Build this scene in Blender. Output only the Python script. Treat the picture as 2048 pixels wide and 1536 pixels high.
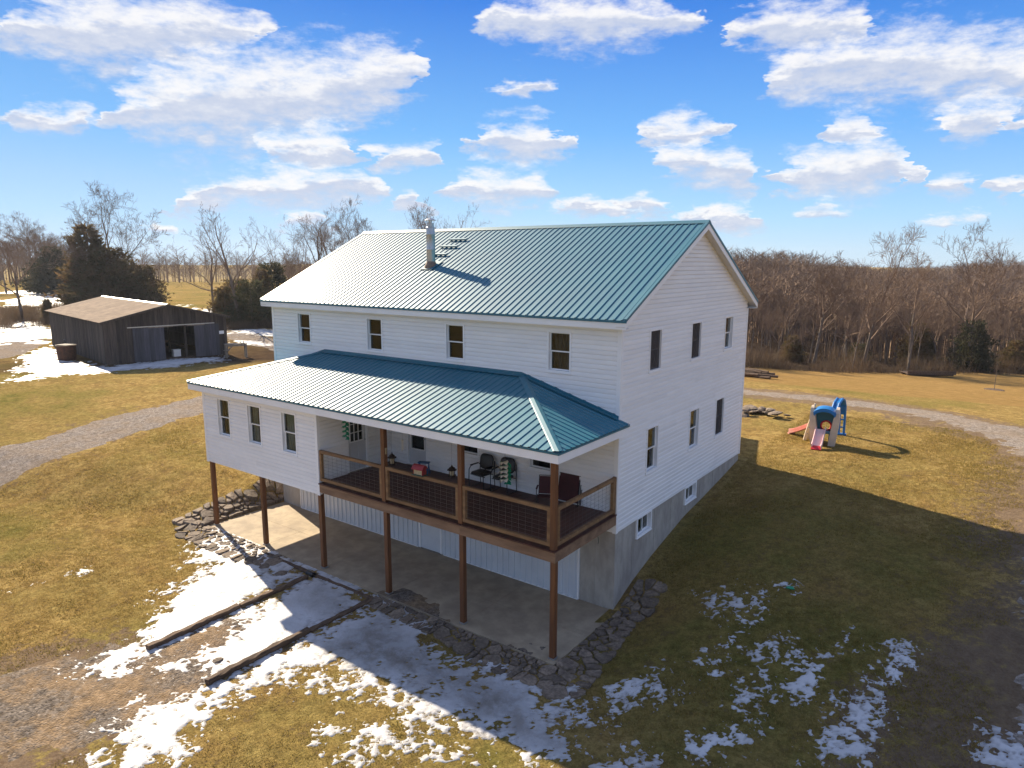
import bpy, math, random
import numpy as np
from mathutils import Matrix, Vector

scene = bpy.context.scene
for o in list(bpy.data.objects):
    bpy.data.objects.remove(o)
COL = scene.collection
R = math.radians

# ------------------------------------------------------------------ camera
cam_data = bpy.data.cameras.new('camera')
cam_data.sensor_width = 36.0
cam_data.lens = 24.438
cam_data.clip_start = 0.1
cam_data.clip_end = 6000.0
cam = bpy.data.objects.new('camera', cam_data)
COL.objects.link(cam)
_yaw, _pitch, _roll = 0.6329, -0.1746, 0.0026
_f = Vector((-math.sin(_yaw) * math.cos(_pitch), math.cos(_yaw) * math.cos(_pitch), math.sin(_pitch)))
_r = Vector((math.cos(_yaw), math.sin(_yaw), 0))
_u = _r.cross(_f)
_r2 = _r * math.cos(_roll) + _u * math.sin(_roll)
_u2 = _u * math.cos(_roll) - _r * math.sin(_roll)
_m = Matrix(((_r2.x, _u2.x, -_f.x), (_r2.y, _u2.y, -_f.y), (_r2.z, _u2.z, -_f.z))).to_4x4()
_m.translation = Vector((8.2834, -16.0372, 9.4929))
cam.matrix_world = _m
scene.camera = cam
CAM = np.array([8.2834, -16.0372, 9.4929])

# ------------------------------------------------------------------ exposure
scene.view_settings.view_transform = 'Standard'
scene.view_settings.look = 'None'
scene.view_settings.exposure = 1.2
scene.view_settings.gamma = 1.0
scene.view_settings.use_curve_mapping = False

HAZE = 0.00016
scene.cycles.volume_bounces = 0
scene.cycles.max_bounces = 6
scene.cycles.diffuse_bounces = 3
scene.cycles.glossy_bounces = 3
scene.cycles.transmission_bounces = 2
scene.cycles.transparent_max_bounces = 8
scene.cycles.caustics_reflective = False
scene.cycles.caustics_refractive = False

# ------------------------------------------------------------------ node helpers
def clear_nodes(nt):
    for n in list(nt.nodes):
        nt.nodes.remove(n)

class G:
    """tiny node-graph builder"""
    def __init__(self, nt):
        self.nt = nt
    def n(self, typ, **kw):
        nd = self.nt.nodes.new(typ)
        for k, v in kw.items():
            setattr(nd, k, v)
        return nd
    def put(self, sock, v):
        if isinstance(v, bpy.types.NodeSocket):
            self.nt.links.new(v, sock)
        else:
            if isinstance(v, tuple) and len(v) == 3 and len(sock.default_value) == 4:
                v = (*v, 1.0)
            sock.default_value = v
    def math(self, op, a, b=None, c=None, clamp=False):
        nd = self.n('ShaderNodeMath', operation=op, use_clamp=clamp)
        self.put(nd.inputs[0], a)
        if b is not None: self.put(nd.inputs[1], b)
        if c is not None: self.put(nd.inputs[2], c)
        return nd.outputs[0]
    def vmath(self, op, a, b=None, scale=None):
        nd = self.n('ShaderNodeVectorMath', operation=op)
        self.put(nd.inputs[0], a)
        if b is not None: self.put(nd.inputs[1], b)
        if scale is not None: self.put(nd.inputs[3], scale)
        return nd.outputs[1] if op in ('LENGTH', 'DOT_PRODUCT', 'DISTANCE') else nd.outputs[0]
    def mix(self, fac, a, b, blend='MIX'):
        nd = self.n('ShaderNodeMix', data_type='RGBA', blend_type=blend)
        self.put(nd.inputs[0], fac); self.put(nd.inputs[6], a); self.put(nd.inputs[7], b)
        return nd.outputs[2]
    def ramp(self, fac, lo, hi):
        nd = self.n('ShaderNodeMapRange', interpolation_type='SMOOTHSTEP')
        self.put(nd.inputs[0], fac); nd.inputs[1].default_value = lo; nd.inputs[2].default_value = hi
        return nd.outputs[0]
    def noise(self, vec, scale, detail=4.0, rough=0.55, dist=0.0, col=False):
        nd = self.n('ShaderNodeTexNoise')
        if vec is not None: self.put(nd.inputs['Vector'], vec)
        nd.inputs['Scale'].default_value = scale; nd.inputs['Detail'].default_value = detail
        nd.inputs['Roughness'].default_value = rough; nd.inputs['Distortion'].default_value = dist
        return nd.outputs[1] if col else nd.outputs[0]

# ------------------------------------------------------------------ sun + sky
SUN_EL = R(31.4)
# light travels towards (+x, -y): the sun stands over the left rear of the house
sun_from = Vector((-0.9598 * math.cos(SUN_EL), 0.2807 * math.cos(SUN_EL), math.sin(SUN_EL)))
sun_data = bpy.data.lights.new('sun', 'SUN')
sun_data.energy = 5.0
sun_data.angle = R(0.53)
sun_data.color = (1.0, 0.87, 0.67)
sun = bpy.data.objects.new('sun', sun_data)
COL.objects.link(sun)
sun.location = (-40, 12, 40)
sun.rotation_euler = sun_from.to_track_quat('Z', 'Y').to_euler()

ROWS = [([(0.0703, 0.0), (0.0835, 0.0116), (0.1063, 0.0263), (0.1351, 0.0368), (0.1653, 0.0403), (0.197, 0.0381), (0.2301, 0.0282), (0.2586, 0.0128), (0.2762, 0.0), (0.4354, 0.0), (0.4521, 0.0085), (0.4799, 0.0189), (0.5133, 0.0259), (0.5466, 0.0277), (0.5795, 0.0257), (0.6119, 0.0186), (0.6384, 0.0083), (0.6541, 0.0), (0.6606, 0.0), (0.6708, 0.0076), (0.6876, 0.0169), (0.7074, 0.0231), (0.7268, 0.0246), (0.7457, 0.0227), (0.7642, 0.0164), (0.7793, 0.0073), (0.7882, 0.0)], [(0.0703, 0.2413), (0.0835, 0.2446), (0.1063, 0.2499), (0.1351, 0.2562), (0.1653, 0.2624), (0.197, 0.2682), (0.2301, 0.2737), (0.2586, 0.2779), (0.2762, 0.2803), (0.4354, 0.3059), (0.4521, 0.3064), (0.4799, 0.3067), (0.5133, 0.3064), (0.5466, 0.3054), (0.5795, 0.3037), (0.6119, 0.3013), (0.6384, 0.2989), (0.6541, 0.2972), (0.6606, 0.2877), (0.6708, 0.2865), (0.6876, 0.2845), (0.7074, 0.2818), (0.7268, 0.279), (0.7457, 0.276), (0.7642, 0.2729), (0.7793, 0.2702), (0.7882, 0.2685)]), ([(0.1404, 0.0045), (0.1604, 0.0251), (0.1941, 0.0477), (0.2407, 0.0505), (0.29, 0.0479), (0.3329, 0.044), (0.3726, 0.0305), (0.3948, 0.0147), (0.4037, 0.0), (0.6858, 0.0), (0.7038, 0.0126), (0.7331, 0.0279), (0.7706, 0.0315), (0.817, 0.0347), (0.8538, 0.0359), (0.8854, 0.0332), (0.9119, 0.0197), (0.9287, 0.0)], [(0.1404, 0.1651), (0.1604, 0.1751), (0.1941, 0.1909), (0.2407, 0.1965), (0.29, 0.2044), (0.3329, 0.2199), (0.3726, 0.2404), (0.3948, 0.2487), (0.4037, 0.2509), (0.6858, 0.2227), (0.7038, 0.2254), (0.7331, 0.2304), (0.7706, 0.2306), (0.817, 0.223), (0.8538, 0.2136), (0.8854, 0.2023), (0.9119, 0.1967), (0.9287, 0.1931)]), ([(0.0701, 0.0), (0.0751, 0.0038), (0.0837, 0.0086), (0.0942, 0.012), (0.1049, 0.013), (0.1158, 0.0122), (0.127, 0.0089), (0.1364, 0.004), (0.1422, 0.0), (0.4326, 0.0), (0.4404, 0.0073), (0.4535, 0.0164), (0.4692, 0.0225), (0.4849, 0.0242), (0.5005, 0.0225), (0.5162, 0.0163), (0.5292, 0.0073), (0.537, 0.0), (0.5869, 0.0), (0.5935, 0.0057), (0.6046, 0.0126), (0.6178, 0.0173), (0.6309, 0.0185), (0.6439, 0.0172), (0.6567, 0.0124), (0.6673, 0.0055), (0.6736, 0.0), (0.738, 0.0), (0.7424, 0.0053), (0.7498, 0.0119), (0.7585, 0.0162), (0.7672, 0.0174), (0.7757, 0.0161), (0.7842, 0.0116), (0.7911, 0.0052), (0.7952, 0.0), (0.8215, 0.0), (0.8265, 0.006), (0.8349, 0.0133), (0.8447, 0.0182), (0.8544, 0.0194), (0.8639, 0.0179), (0.8732, 0.0129), (0.8808, 0.0057), (0.8853, 0.0)], [(0.0701, 0.1545), (0.0751, 0.1553), (0.0837, 0.1567), (0.0942, 0.1583), (0.1049, 0.16), (0.1158, 0.1616), (0.127, 0.1632), (0.1364, 0.1646), (0.1422, 0.1654), (0.4326, 0.1593), (0.4404, 0.1594), (0.4535, 0.1596), (0.4692, 0.1597), (0.4849, 0.1598), (0.5005, 0.1598), (0.5162, 0.1597), (0.5292, 0.1595), (0.537, 0.1594), (0.5869, 0.1688), (0.5935, 0.1686), (0.6046, 0.1681), (0.6178, 0.1675), (0.6309, 0.1668), (0.6439, 0.1661), (0.6567, 0.1653), (0.6673, 0.1646), (0.6736, 0.1642), (0.738, 0.1619), (0.7424, 0.1615), (0.7498, 0.1608), (0.7585, 0.1599), (0.7672, 0.159), (0.7757, 0.1581), (0.7842, 0.1572), (0.7911, 0.1564), (0.7952, 0.156), (0.8215, 0.1628), (0.8265, 0.1621), (0.8349, 0.161), (0.8447, 0.1597), (0.8544, 0.1583), (0.8639, 0.1569), (0.8732, 0.1555), (0.8808, 0.1544), (0.8853, 0.1537)]), ([(0.2496, 0.0), (0.2565, 0.0063), (0.268, 0.0141), (0.2821, 0.0195), (0.2964, 0.0211), (0.3108, 0.0198), (0.3254, 0.0144), (0.3376, 0.0065), (0.345, 0.0), (0.3396, 0.0), (0.3453, 0.0042), (0.3547, 0.0095), (0.3661, 0.0131), (0.3775, 0.0141), (0.389, 0.0131), (0.4006, 0.0096), (0.4102, 0.0043), (0.416, 0.0), (0.4538, 0.0), (0.4591, 0.0027), (0.468, 0.0062), (0.4786, 0.0085), (0.4892, 0.0091), (0.4998, 0.0085), (0.5104, 0.0062), (0.5192, 0.0027), (0.5245, 0.0), (0.6033, 0.0), (0.6165, 0.0165), (0.6428, 0.0251), (0.6648, 0.0227), (0.6861, 0.0213), (0.7049, 0.0), (0.7091, 0.0), (0.7311, 0.0245), (0.762, 0.0298), (0.7918, 0.028), (0.8138, 0.0174), (0.8192, 0.0), (0.8164, 0.0), (0.8207, 0.0045), (0.8276, 0.0101), (0.8359, 0.0139), (0.8441, 0.0148), (0.8521, 0.0137), (0.86, 0.0099), (0.8665, 0.0044), (0.8704, 0.0)], [(0.2496, 0.1377), (0.2565, 0.1382), (0.268, 0.139), (0.2821, 0.14), (0.2964, 0.1409), (0.3108, 0.1418), (0.3254, 0.1426), (0.3376, 0.1432), (0.345, 0.1435), (0.3396, 0.1388), (0.3453, 0.1391), (0.3547, 0.1395), (0.3661, 0.14), (0.3775, 0.1404), (0.389, 0.1408), (0.4006, 0.1411), (0.4102, 0.1414), (0.416, 0.1415), (0.4538, 0.2253), (0.4591, 0.2254), (0.468, 0.2255), (0.4786, 0.2255), (0.4892, 0.2256), (0.4998, 0.2255), (0.5104, 0.2254), (0.5192, 0.2253), (0.5245, 0.2252), (0.6033, 0.132), (0.6165, 0.1335), (0.6428, 0.1324), (0.6648, 0.1168), (0.6861, 0.1114), (0.7049, 0.1066), (0.7091, 0.1052), (0.7311, 0.1089), (0.762, 0.1141), (0.7918, 0.1147), (0.8138, 0.1071), (0.8192, 0.1038), (0.8164, 0.0924), (0.8207, 0.0921), (0.8276, 0.0916), (0.8359, 0.0909), (0.8441, 0.0903), (0.8521, 0.0897), (0.86, 0.089), (0.8665, 0.0885), (0.8704, 0.0882)]), ([(0.1822, 0.0), (0.1919, 0.0123), (0.2077, 0.0136), (0.2281, 0.0149), (0.261, 0.0214), (0.3079, 0.0218), (0.3476, 0.0143), (0.3633, 0.0), (0.3643, 0.0), (0.3671, 0.0036), (0.3719, 0.0081), (0.3776, 0.0111), (0.3833, 0.012), (0.3891, 0.0111), (0.3949, 0.0081), (0.3997, 0.0036), (0.4026, 0.0), (0.4083, 0.0), (0.4176, 0.0068), (0.4333, 0.0152), (0.4522, 0.0209), (0.4711, 0.0225), (0.4901, 0.021), (0.509, 0.0152), (0.5247, 0.0068), (0.5341, 0.0), (0.5684, 0.0), (0.5732, 0.0032), (0.5812, 0.0072), (0.5907, 0.0099), (0.6002, 0.0106), (0.6096, 0.0098), (0.619, 0.0071), (0.6268, 0.0032), (0.6314, 0.0), (0.6487, 0.0), (0.6534, 0.0043), (0.6612, 0.0097), (0.6705, 0.0133), (0.6798, 0.0143), (0.6889, 0.0132), (0.698, 0.0096), (0.7055, 0.0042), (0.71, 0.0), (0.872, 0.0), (0.874, 0.0033), (0.8771, 0.0075), (0.8809, 0.0102), (0.8847, 0.011), (0.8884, 0.0102), (0.8921, 0.0074), (0.8951, 0.0033), (0.897, 0.0)], [(0.1822, 0.0659), (0.1919, 0.0676), (0.2077, 0.0733), (0.2281, 0.0868), (0.261, 0.093), (0.3079, 0.097), (0.3476, 0.0985), (0.3633, 0.099), (0.3643, 0.0799), (0.3671, 0.08), (0.3719, 0.0801), (0.3776, 0.0802), (0.3833, 0.0803), (0.3891, 0.0804), (0.3949, 0.0806), (0.3997, 0.0806), (0.4026, 0.0807), (0.4083, 0.0968), (0.4176, 0.097), (0.4333, 0.0972), (0.4522, 0.0974), (0.4711, 0.0975), (0.4901, 0.0976), (0.509, 0.0976), (0.5247, 0.0975), (0.5341, 0.0974), (0.5684, 0.0757), (0.5732, 0.0757), (0.5812, 0.0756), (0.5907, 0.0754), (0.6002, 0.0753), (0.6096, 0.0751), (0.619, 0.0749), (0.6268, 0.0748), (0.6314, 0.0747), (0.6487, 0.0559), (0.6534, 0.0558), (0.6612, 0.0557), (0.6705, 0.0555), (0.6798, 0.0553), (0.6889, 0.0551), (0.698, 0.0548), (0.7055, 0.0547), (0.71, 0.0545), (0.872, 0.0869), (0.874, 0.0868), (0.8771, 0.0865), (0.8809, 0.0862), (0.8847, 0.0859), (0.8884, 0.0856), (0.8921, 0.0852), (0.8951, 0.085), (0.897, 0.0848)]), ([(0.1464, 0.0), (0.149, 0.0025), (0.1534, 0.0057), (0.1587, 0.0079), (0.1641, 0.0085), (0.1694, 0.008), (0.1749, 0.0058), (0.1794, 0.0026), (0.1822, 0.0), (0.2596, 0.0), (0.2634, 0.0023), (0.2697, 0.0053), (0.2773, 0.0073), (0.285, 0.0078), (0.2928, 0.0073), (0.3006, 0.0053), (0.3072, 0.0024), (0.3111, 0.0), (0.4991, 0.0), (0.5068, 0.0028), (0.5196, 0.0064), (0.5349, 0.0087), (0.5501, 0.0094), (0.5653, 0.0087), (0.5804, 0.0063), (0.5928, 0.0028), (0.6003, 0.0), (0.6184, 0.0), (0.6244, 0.003), (0.6344, 0.0067), (0.6463, 0.0092), (0.6581, 0.0098), (0.6697, 0.0091), (0.6812, 0.0066), (0.6907, 0.0029), (0.6964, 0.0), (0.7211, 0.0), (0.7259, 0.0021), (0.734, 0.0047), (0.7436, 0.0064), (0.753, 0.0068), (0.7623, 0.0063), (0.7716, 0.0046), (0.7792, 0.002), (0.7837, 0.0), (0.8135, 0.0), (0.8184, 0.002), (0.8263, 0.0044), (0.8357, 0.006), (0.8449, 0.0064), (0.854, 0.0059), (0.863, 0.0043), (0.8703, 0.0019), (0.8746, 0.0)], [(0.1464, 0.04), (0.149, 0.0401), (0.1534, 0.0402), (0.1587, 0.0404), (0.1641, 0.0406), (0.1694, 0.0408), (0.1749, 0.041), (0.1794, 0.0412), (0.1822, 0.0412), (0.2596, 0.0533), (0.2634, 0.0534), (0.2697, 0.0536), (0.2773, 0.0538), (0.285, 0.054), (0.2928, 0.0542), (0.3006, 0.0544), (0.3072, 0.0546), (0.3111, 0.0547), (0.4991, 0.0721), (0.5068, 0.0721), (0.5196, 0.0721), (0.5349, 0.072), (0.5501, 0.0719), (0.5653, 0.0718), (0.5804, 0.0716), (0.5928, 0.0714), (0.6003, 0.0713), (0.6184, 0.063), (0.6244, 0.0629), (0.6344, 0.0627), (0.6463, 0.0625), (0.6581, 0.0623), (0.6697, 0.062), (0.6812, 0.0617), (0.6907, 0.0615), (0.6964, 0.0613), (0.7211, 0.0638), (0.7259, 0.0636), (0.734, 0.0634), (0.7436, 0.063), (0.753, 0.0627), (0.7623, 0.0623), (0.7716, 0.062), (0.7792, 0.0617), (0.7837, 0.0615), (0.8135, 0.0513), (0.8184, 0.0511), (0.8263, 0.0508), (0.8357, 0.0504), (0.8449, 0.05), (0.854, 0.0496), (0.863, 0.0492), (0.8703, 0.0489), (0.8746, 0.0487)])]
world = bpy.data.worlds.new('World')
scene.world = world
world.use_nodes = True
nt = world.node_tree
clear_nodes(nt)
g = G(nt)
SKY_STRENGTH = 0.061
tc = g.n('ShaderNodeTexCoord')
D = tc.outputs['Generated']
sky = g.n('ShaderNodeTexSky', sky_type='NISHITA')
sky.sun_disc = False
sky.sun_elevation = SUN_EL
sky.sun_rotation = math.atan2(sun_from.x, sun_from.y)
sky.altitude = 200
sky.air_density = 1.0
sky.dust_density = 0.25
sky.ozone_density = 3.0
k = 10.0
sx = g.n('ShaderNodeSeparateXYZ'); g.put(sx.inputs[0], D)
az = g.math('ARCTAN2', sx.outputs[0], sx.outputs[1])
el = g.math('ARCSINE', sx.outputs[2])
# clear-air colour by elevation, laid over the physical sky
cr = g.n('ShaderNodeValToRGB')
SKYRAMP = [(0.0, (0.44, 0.58, 0.70)), (0.06, (0.31, 0.52, 0.74)), (0.17, (0.125, 0.345, 0.71)), (0.33, (0.018, 0.150, 0.56)), (0.8, (0.018, 0.11, 0.40))]
cr.color_ramp.elements[0].position = 0.0; cr.color_ramp.elements[0].color = (*SKYRAMP[0][1], 1)
cr.color_ramp.elements[1].position = 0.8; cr.color_ramp.elements[1].color = (*SKYRAMP[-1][1], 1)
for pos, c in SKYRAMP[1:-1]:
    e_ = cr.color_ramp.elements.new(pos); e_.color = (*c, 1)
g.put(cr.inputs[0], el)
grad = g.vmath('SCALE', cr.outputs[0], scale=k)
nish = g.vmath('MULTIPLY', sky.outputs[0], (0.80, 0.92, 1.12))
nish = g.vmath('MINIMUM', nish, (0.62 * k, 0.66 * k, 0.72 * k))
sky_col = g.mix(0.86, nish, grad)
cb = g.n('ShaderNodeCombineXYZ'); g.put(cb.inputs[0], az); g.put(cb.inputs[1], g.math('MULTIPLY', el, 2.6))
P0 = cb.outputs[0]
def noise2(vec, scale, detail, rough, col=False):
    nd = g.n('ShaderNodeTexNoise', noise_dimensions='2D')
    g.put(nd.inputs['Vector'], vec); nd.inputs['Scale'].default_value = scale; nd.inputs['Detail'].default_value = detail; nd.inputs['Roughness'].default_value = rough
    return nd.outputs[1] if col else nd.outputs[0]
warp = noise2(P0, 15.0, 4.0, 0.6, True)
sw = g.n('ShaderNodeSeparateXYZ'); g.put(sw.inputs[0], warp)
fine = noise2(P0, 24.0, 8.0, 0.66)
azw = g.math('MULTIPLY_ADD', g.math('SUBTRACT', sw.outputs[0], 0.5), 0.12, az)
elw = g.math('MULTIPLY_ADD', g.math('SUBTRACT', sw.outputs[1], 0.5), 0.042, el)
tpos = g.math('MULTIPLY', g.math('ADD', azw, 1.35), 1 / 1.5)
def lut(points, default):
    nd = g.n('ShaderNodeFloatCurve'); cm = nd.mapping; c = cm.curves[0]
    pts = [(0.0, default if points[0][0] > .002 else points[0][1])] + list(points)
    pts = [(min(max(a, 0.0), 1.0), b) for a, b in pts] + [(1.0, points[-1][1])]
    c.points[0].location = pts[0]; c.points[1].location = pts[-1]
    for q in pts[1:-1]: c.points.new(*q)
    for q in c.points: q.handle_type = 'VECTOR'
    cm.update(); g.put(nd.inputs[1], tpos)
    return nd.outputs[0]
F = Fu = None
for H, Cn in ROWS:
    h = g.math('MAXIMUM', g.math('MULTIPLY', lut([(a, b * 8) for a, b in H], 0.0), 1 / 8), 0.0012)
    c = lut(Cn, Cn[0][1])
    d = g.math('DIVIDE', g.math('SUBTRACT', elw, c), h)
    v = g.math('MINIMUM', g.math('SUBTRACT', 1.0, g.math('ABSOLUTE', d)), g.math('MULTIPLY_ADD', h, 300.0, -1.6))
    vu = g.math('MINIMUM', g.math('SUBTRACT', 1.0, g.math('ABSOLUTE', g.math('SUBTRACT', d, 0.6))), g.math('MULTIPLY_ADD', h, 300.0, -1.6))
    F = v if F is None else g.math('MAXIMUM', F, v)
    Fu = vu if Fu is None else g.math('MAXIMUM', Fu, vu)
# unseen cumulus outside the view, cover raised to whiten and brighten the walls
off = g.math('MAXIMUM', g.ramp(g.math('ABSOLUTE', g.math('ADD', az, 0.6329)), 0.72, 0.95), g.ramp(el, 0.33, 0.43))
gen = g.noise(g.vmath('MULTIPLY', D, (1.0, 1.0, 2.2)), 4.5, 3.0, 0.55)
gen = g.math('MULTIPLY', g.math('SUBTRACT', gen, 0.485), 6.0)
gen = g.math('MULTIPLY_ADD', g.math('SUBTRACT', off, 1.0), 4.0, gen)
F = g.math('MAXIMUM', F, gen)
Ft = g.math('MULTIPLY_ADD', g.math('SUBTRACT', fine, 0.5), 2.4, g.math('ADD', F, 0.36))
alpha = g.ramp(Ft, -0.45, 1.25)
alpha = g.math('MULTIPLY', g.math('MULTIPLY', alpha, g.ramp(el, 0.0, 0.04)), 0.95)
lit = g.ramp(g.math('MULTIPLY_ADD', g.math('SUBTRACT', fine, 0.5), 1.3, g.math('SUBTRACT', Fu, F)), -0.80, 0.30)
cl_col = g.mix(lit, (0.42 * k, 0.465 * k, 0.575 * k), (0.71 * k, 0.70 * k, 0.70 * k))
final = g.mix(alpha, sky_col, cl_col)
bg = g.n('ShaderNodeBackground')
g.put(bg.inputs[0], final); bg.inputs[1].default_value = SKY_STRENGTH
wo = g.n('ShaderNodeOutputWorld')
nt.links.new(bg.outputs[0], wo.inputs[0])

# ------------------------------------------------------------------ numpy noise + terrain
_rng = np.random.RandomState(7)
_perm = _rng.rand(512, 512)
def vnoise(x, y):
    xi = np.floor(x).astype(int); yi = np.floor(y).astype(int)
    fx = x - xi; fy = y - yi
    fx = fx * fx * (3 - 2 * fx); fy = fy * fy * (3 - 2 * fy)
    a = _perm[xi % 512, yi % 512]; b = _perm[(xi + 1) % 512, yi % 512]
    c = _perm[xi % 512, (yi + 1) % 512]; d = _perm[(xi + 1) % 512, (yi + 1) % 512]
    return (a * (1 - fx) + b * fx) * (1 - fy) + (c * (1 - fx) + d * fx) * fy
def fbm(x, y, oct=5, gain=0.55):
    s = 0; a = 1.0; t = 0
    for i in range(oct):
        s = s + a * vnoise(x * 2 ** i + 17.3 * i, y * 2 ** i + 9.1 * i); t += a; a *= gain
    return s / t - 0.5
def sst(a, b, x):
    t = np.clip((x - a) / (b - a), 0, 1); return t * t * (3 - 2 * t)
def T(x,y):
    x=np.asarray(x,float); y=np.asarray(y,float)
    hr=np.interp(y,[-40,-14,-3.5,0,1.06,2.3,3.35,4.9,6.2,8.1,10.1,14,22,30,60,95,140,300,460,700],[-.7,-.28,-.06,.02,.41,.75,.97,1.29,1.44,1.7,2.0,2.15,2.1,1.5,-1.6,-4,-5,-1,1.5,-2])
    hb=np.interp(y,[-40,-14,-4,0,4,7.5,12,22,30,60,95,140,300,460,700],[-.7,-.28,.08,.75,1.45,1.9,2.2,2.12,1.5,-1.6,-4,-5,-1,1.5,-2])
    w=sst(.1,3.2,x); zr=hr*(1-w)+hb*w
    ye=y+np.maximum(0,-(x+16.5))*.42
    hl=np.interp(ye,[-40,-14,-5,-3.4,0,6,14,40,90,185,230,300,500],[-.7,-.28,-.05,.0,.85,1.4,1.65,1.7,2.4,2.8,0,-3,-6])
    far=sst(60,130,y)
    # left/right blend across the house
    m=sst(-16,-4,x+0*y)
    m2=np.where(y<12,m,sst(-60,-5,x))
    m3=m*(1-sst(8,30,y))+sst(-45,-8,x)*sst(8,30,y)
    rr=sst(14.72,15.95,-x)
    hl=hl*np.where(hl>0,rr+(1-rr)*sst(-.1,.7,y),1)
    z=hl*(1-m3)+zr*m3
    # house pit
    ins=(1-sst(-.02,.02,np.abs(x+7.45)-7.3))*(1-sst(-.02,.02,np.abs(y-3.4)-6.45))
    z=z*(1-ins)+(-.2)*ins
    # left of the patio: a short bank
    z=z-.0
    return z

def Tz(x, y):
    return float(T(np.array([x]), np.array([y]))[0])

def poly_sd(px, py, poly):
    """signed distance to a polygon, positive inside"""
    d = np.full(px.shape, 1e9); ins = np.zeros(px.shape, bool)
    n = len(poly)
    for i in range(n):
        x0, y0 = poly[i]; x1, y1 = poly[(i + 1) % n]
        ex, ey = x1 - x0, y1 - y0
        t = np.clip(((px - x0) * ex + (py - y0) * ey) / (ex * ex + ey * ey + 1e-12), 0, 1)
        d = np.minimum(d, np.hypot(px - x0 - t * ex, py - y0 - t * ey))
        c = ((y0 > py) != (y1 > py)) & (px < (x1 - x0) * (py - y0) / (y1 - y0 + 1e-12) + x0)
        ins ^= c
    return np.where(ins, d, -d)

# ------------------------------------------------------------------ materials
MATS = {}
def mat(name, c1, c2=None, scale=6.0, rough=0.7, bump=0.0, bscale=40.0, metal=0.0, stretch=(1, 1, 1), rnd=0.0, spec=0.5,
        coords='Object', fine=None, sheen=0.0, trans=0.0, bdist=0.01):
    m = bpy.data.materials.new(name); m.use_nodes = True
    nt = m.node_tree; clear_nodes(nt); g = G(nt)
    out = g.n('ShaderNodeOutputMaterial'); b = g.n('ShaderNodeBsdfPrincipled')
    nt.links.new(b.outputs[0], out.inputs[0])
    tc = g.n('ShaderNodeTexCoord'); v = tc.outputs[coords]
    if coords == 'Object' and False: pass
    v = g.vmath('MULTIPLY', v, stretch)
    oi = g.n('ShaderNodeObjectInfo')
    if rnd:
        v = g.vmath('ADD', v, g.vmath('SCALE', (13.1, 7.7, 5.3), scale=oi.outputs['Random']))
    col = c1
    if c2 is not None:
        f = g.noise(v, scale, 5.0, 0.6)
        f = g.ramp(f, 0.3, 0.7)
        col = g.mix(f, c1, c2)
    if fine is not None:
        f2 = g.ramp(g.noise(v, fine[1], 3.0, 0.6), 0.35, 0.65)
        col = g.mix(f2, col, g.mix(1.0, col, (fine[0],) * 3, 'MULTIPLY'))
    if rnd:
        h = g.n('ShaderNodeHueSaturation')
        g.put(h.inputs['Color'], col if isinstance(col, bpy.types.NodeSocket) else (*col, 1))
        g.put(h.inputs['Value'], g.math('MULTIPLY_ADD', oi.outputs['Random'], 2 * rnd, 1 - rnd))
        col = h.outputs[0]
    g.put(b.inputs['Base Color'], col)
    b.inputs['Roughness'].default_value = rough; b.inputs['Metallic'].default_value = metal
    b.inputs['Specular IOR Level'].default_value = spec
    if bump:
        bn = g.n('ShaderNodeBump'); bn.inputs['Strength'].default_value = bump; bn.inputs['Distance'].default_value = bdist
        g.put(bn.inputs['Height'], g.noise(v, bscale, 4.0, 0.6)); nt.links.new(bn.outputs[0], b.inputs['Normal'])
    MATS[name] = m
    return m

mat('vinyl', (0.895, 0.868, 0.83), (0.835, 0.81, 0.775), .6, 0.45, rnd=0.035, spec=0.35)
mat('vinyl_trim', (0.90, 0.885, 0.86), (0.85, 0.835, 0.81), 2.0, 0.45, spec=0.35)
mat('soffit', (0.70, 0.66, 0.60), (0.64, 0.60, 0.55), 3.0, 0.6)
mat('painted_room_dark', (0.012, 0.011, 0.010), rough=0.9)  # near-black colour stands for rooms with no light inside
mat('curtain', (0.34, 0.36, 0.30), (0.16, 0.20, 0.15), 5.0, 0.9, stretch=(6, 6, .4))
mat('curtain_tan', (0.30, 0.22, 0.12), (0.18, 0.13, 0.07), 6.0, 0.9, stretch=(5, 5, .4))
mat('blind', (0.085, 0.083, 0.08), (0.03, 0.03, 0.03), 4.0, 0.9, stretch=(4, 4, .8))
mat('screen', (0.06, 0.055, 0.052), (0.04, 0.038, 0.036), 3.0, 0.8)
mat('patio_concrete', (0.44, 0.345, 0.225), (0.33, 0.255, 0.17), 0.7, 0.85, 0.25, 50, fine=(0.78, 2.3), bdist=.004)
mat('concrete', (0.47, 0.42, 0.35), (0.36, 0.315, 0.265), 1.1, 0.88, 0.3, 30, fine=(0.82, 4.0), stretch=(1, 1, .5), bdist=.006)
mat('metal_siding', (0.68, 0.70, 0.71), (0.62, 0.64, 0.66), 2.0, 0.42, spec=0.5)
mat('post_wood', (0.185, 0.068, 0.020), (0.10, 0.036, 0.012), 3.0, 0.55, 0.3, 18, stretch=(3, 3, .35), rnd=.06, bdist=.004)
mat('rail_wood', (0.27, 0.15, 0.062), (0.16, 0.082, 0.034), 3.5, 0.75, 0.3, 20, stretch=(.5, 2, 2), rnd=.08, bdist=.004)
mat('beam_wood', (0.27, 0.16, 0.088), (0.16, 0.088, 0.047), 2.2, 0.8, 0.35, 14, stretch=(.4, 1.5, 2.5), rnd=.08, bdist=.005)
mat('deck_wood', (0.095, 0.029, 0.017), (0.052, 0.015, 0.010), 3.0, 0.55, 0.25, 25, stretch=(3, .5, 1), rnd=.14, bdist=.004)
mat('wire', (0.17, 0.14, 0.12), rough=0.5, metal=0.5)
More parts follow.
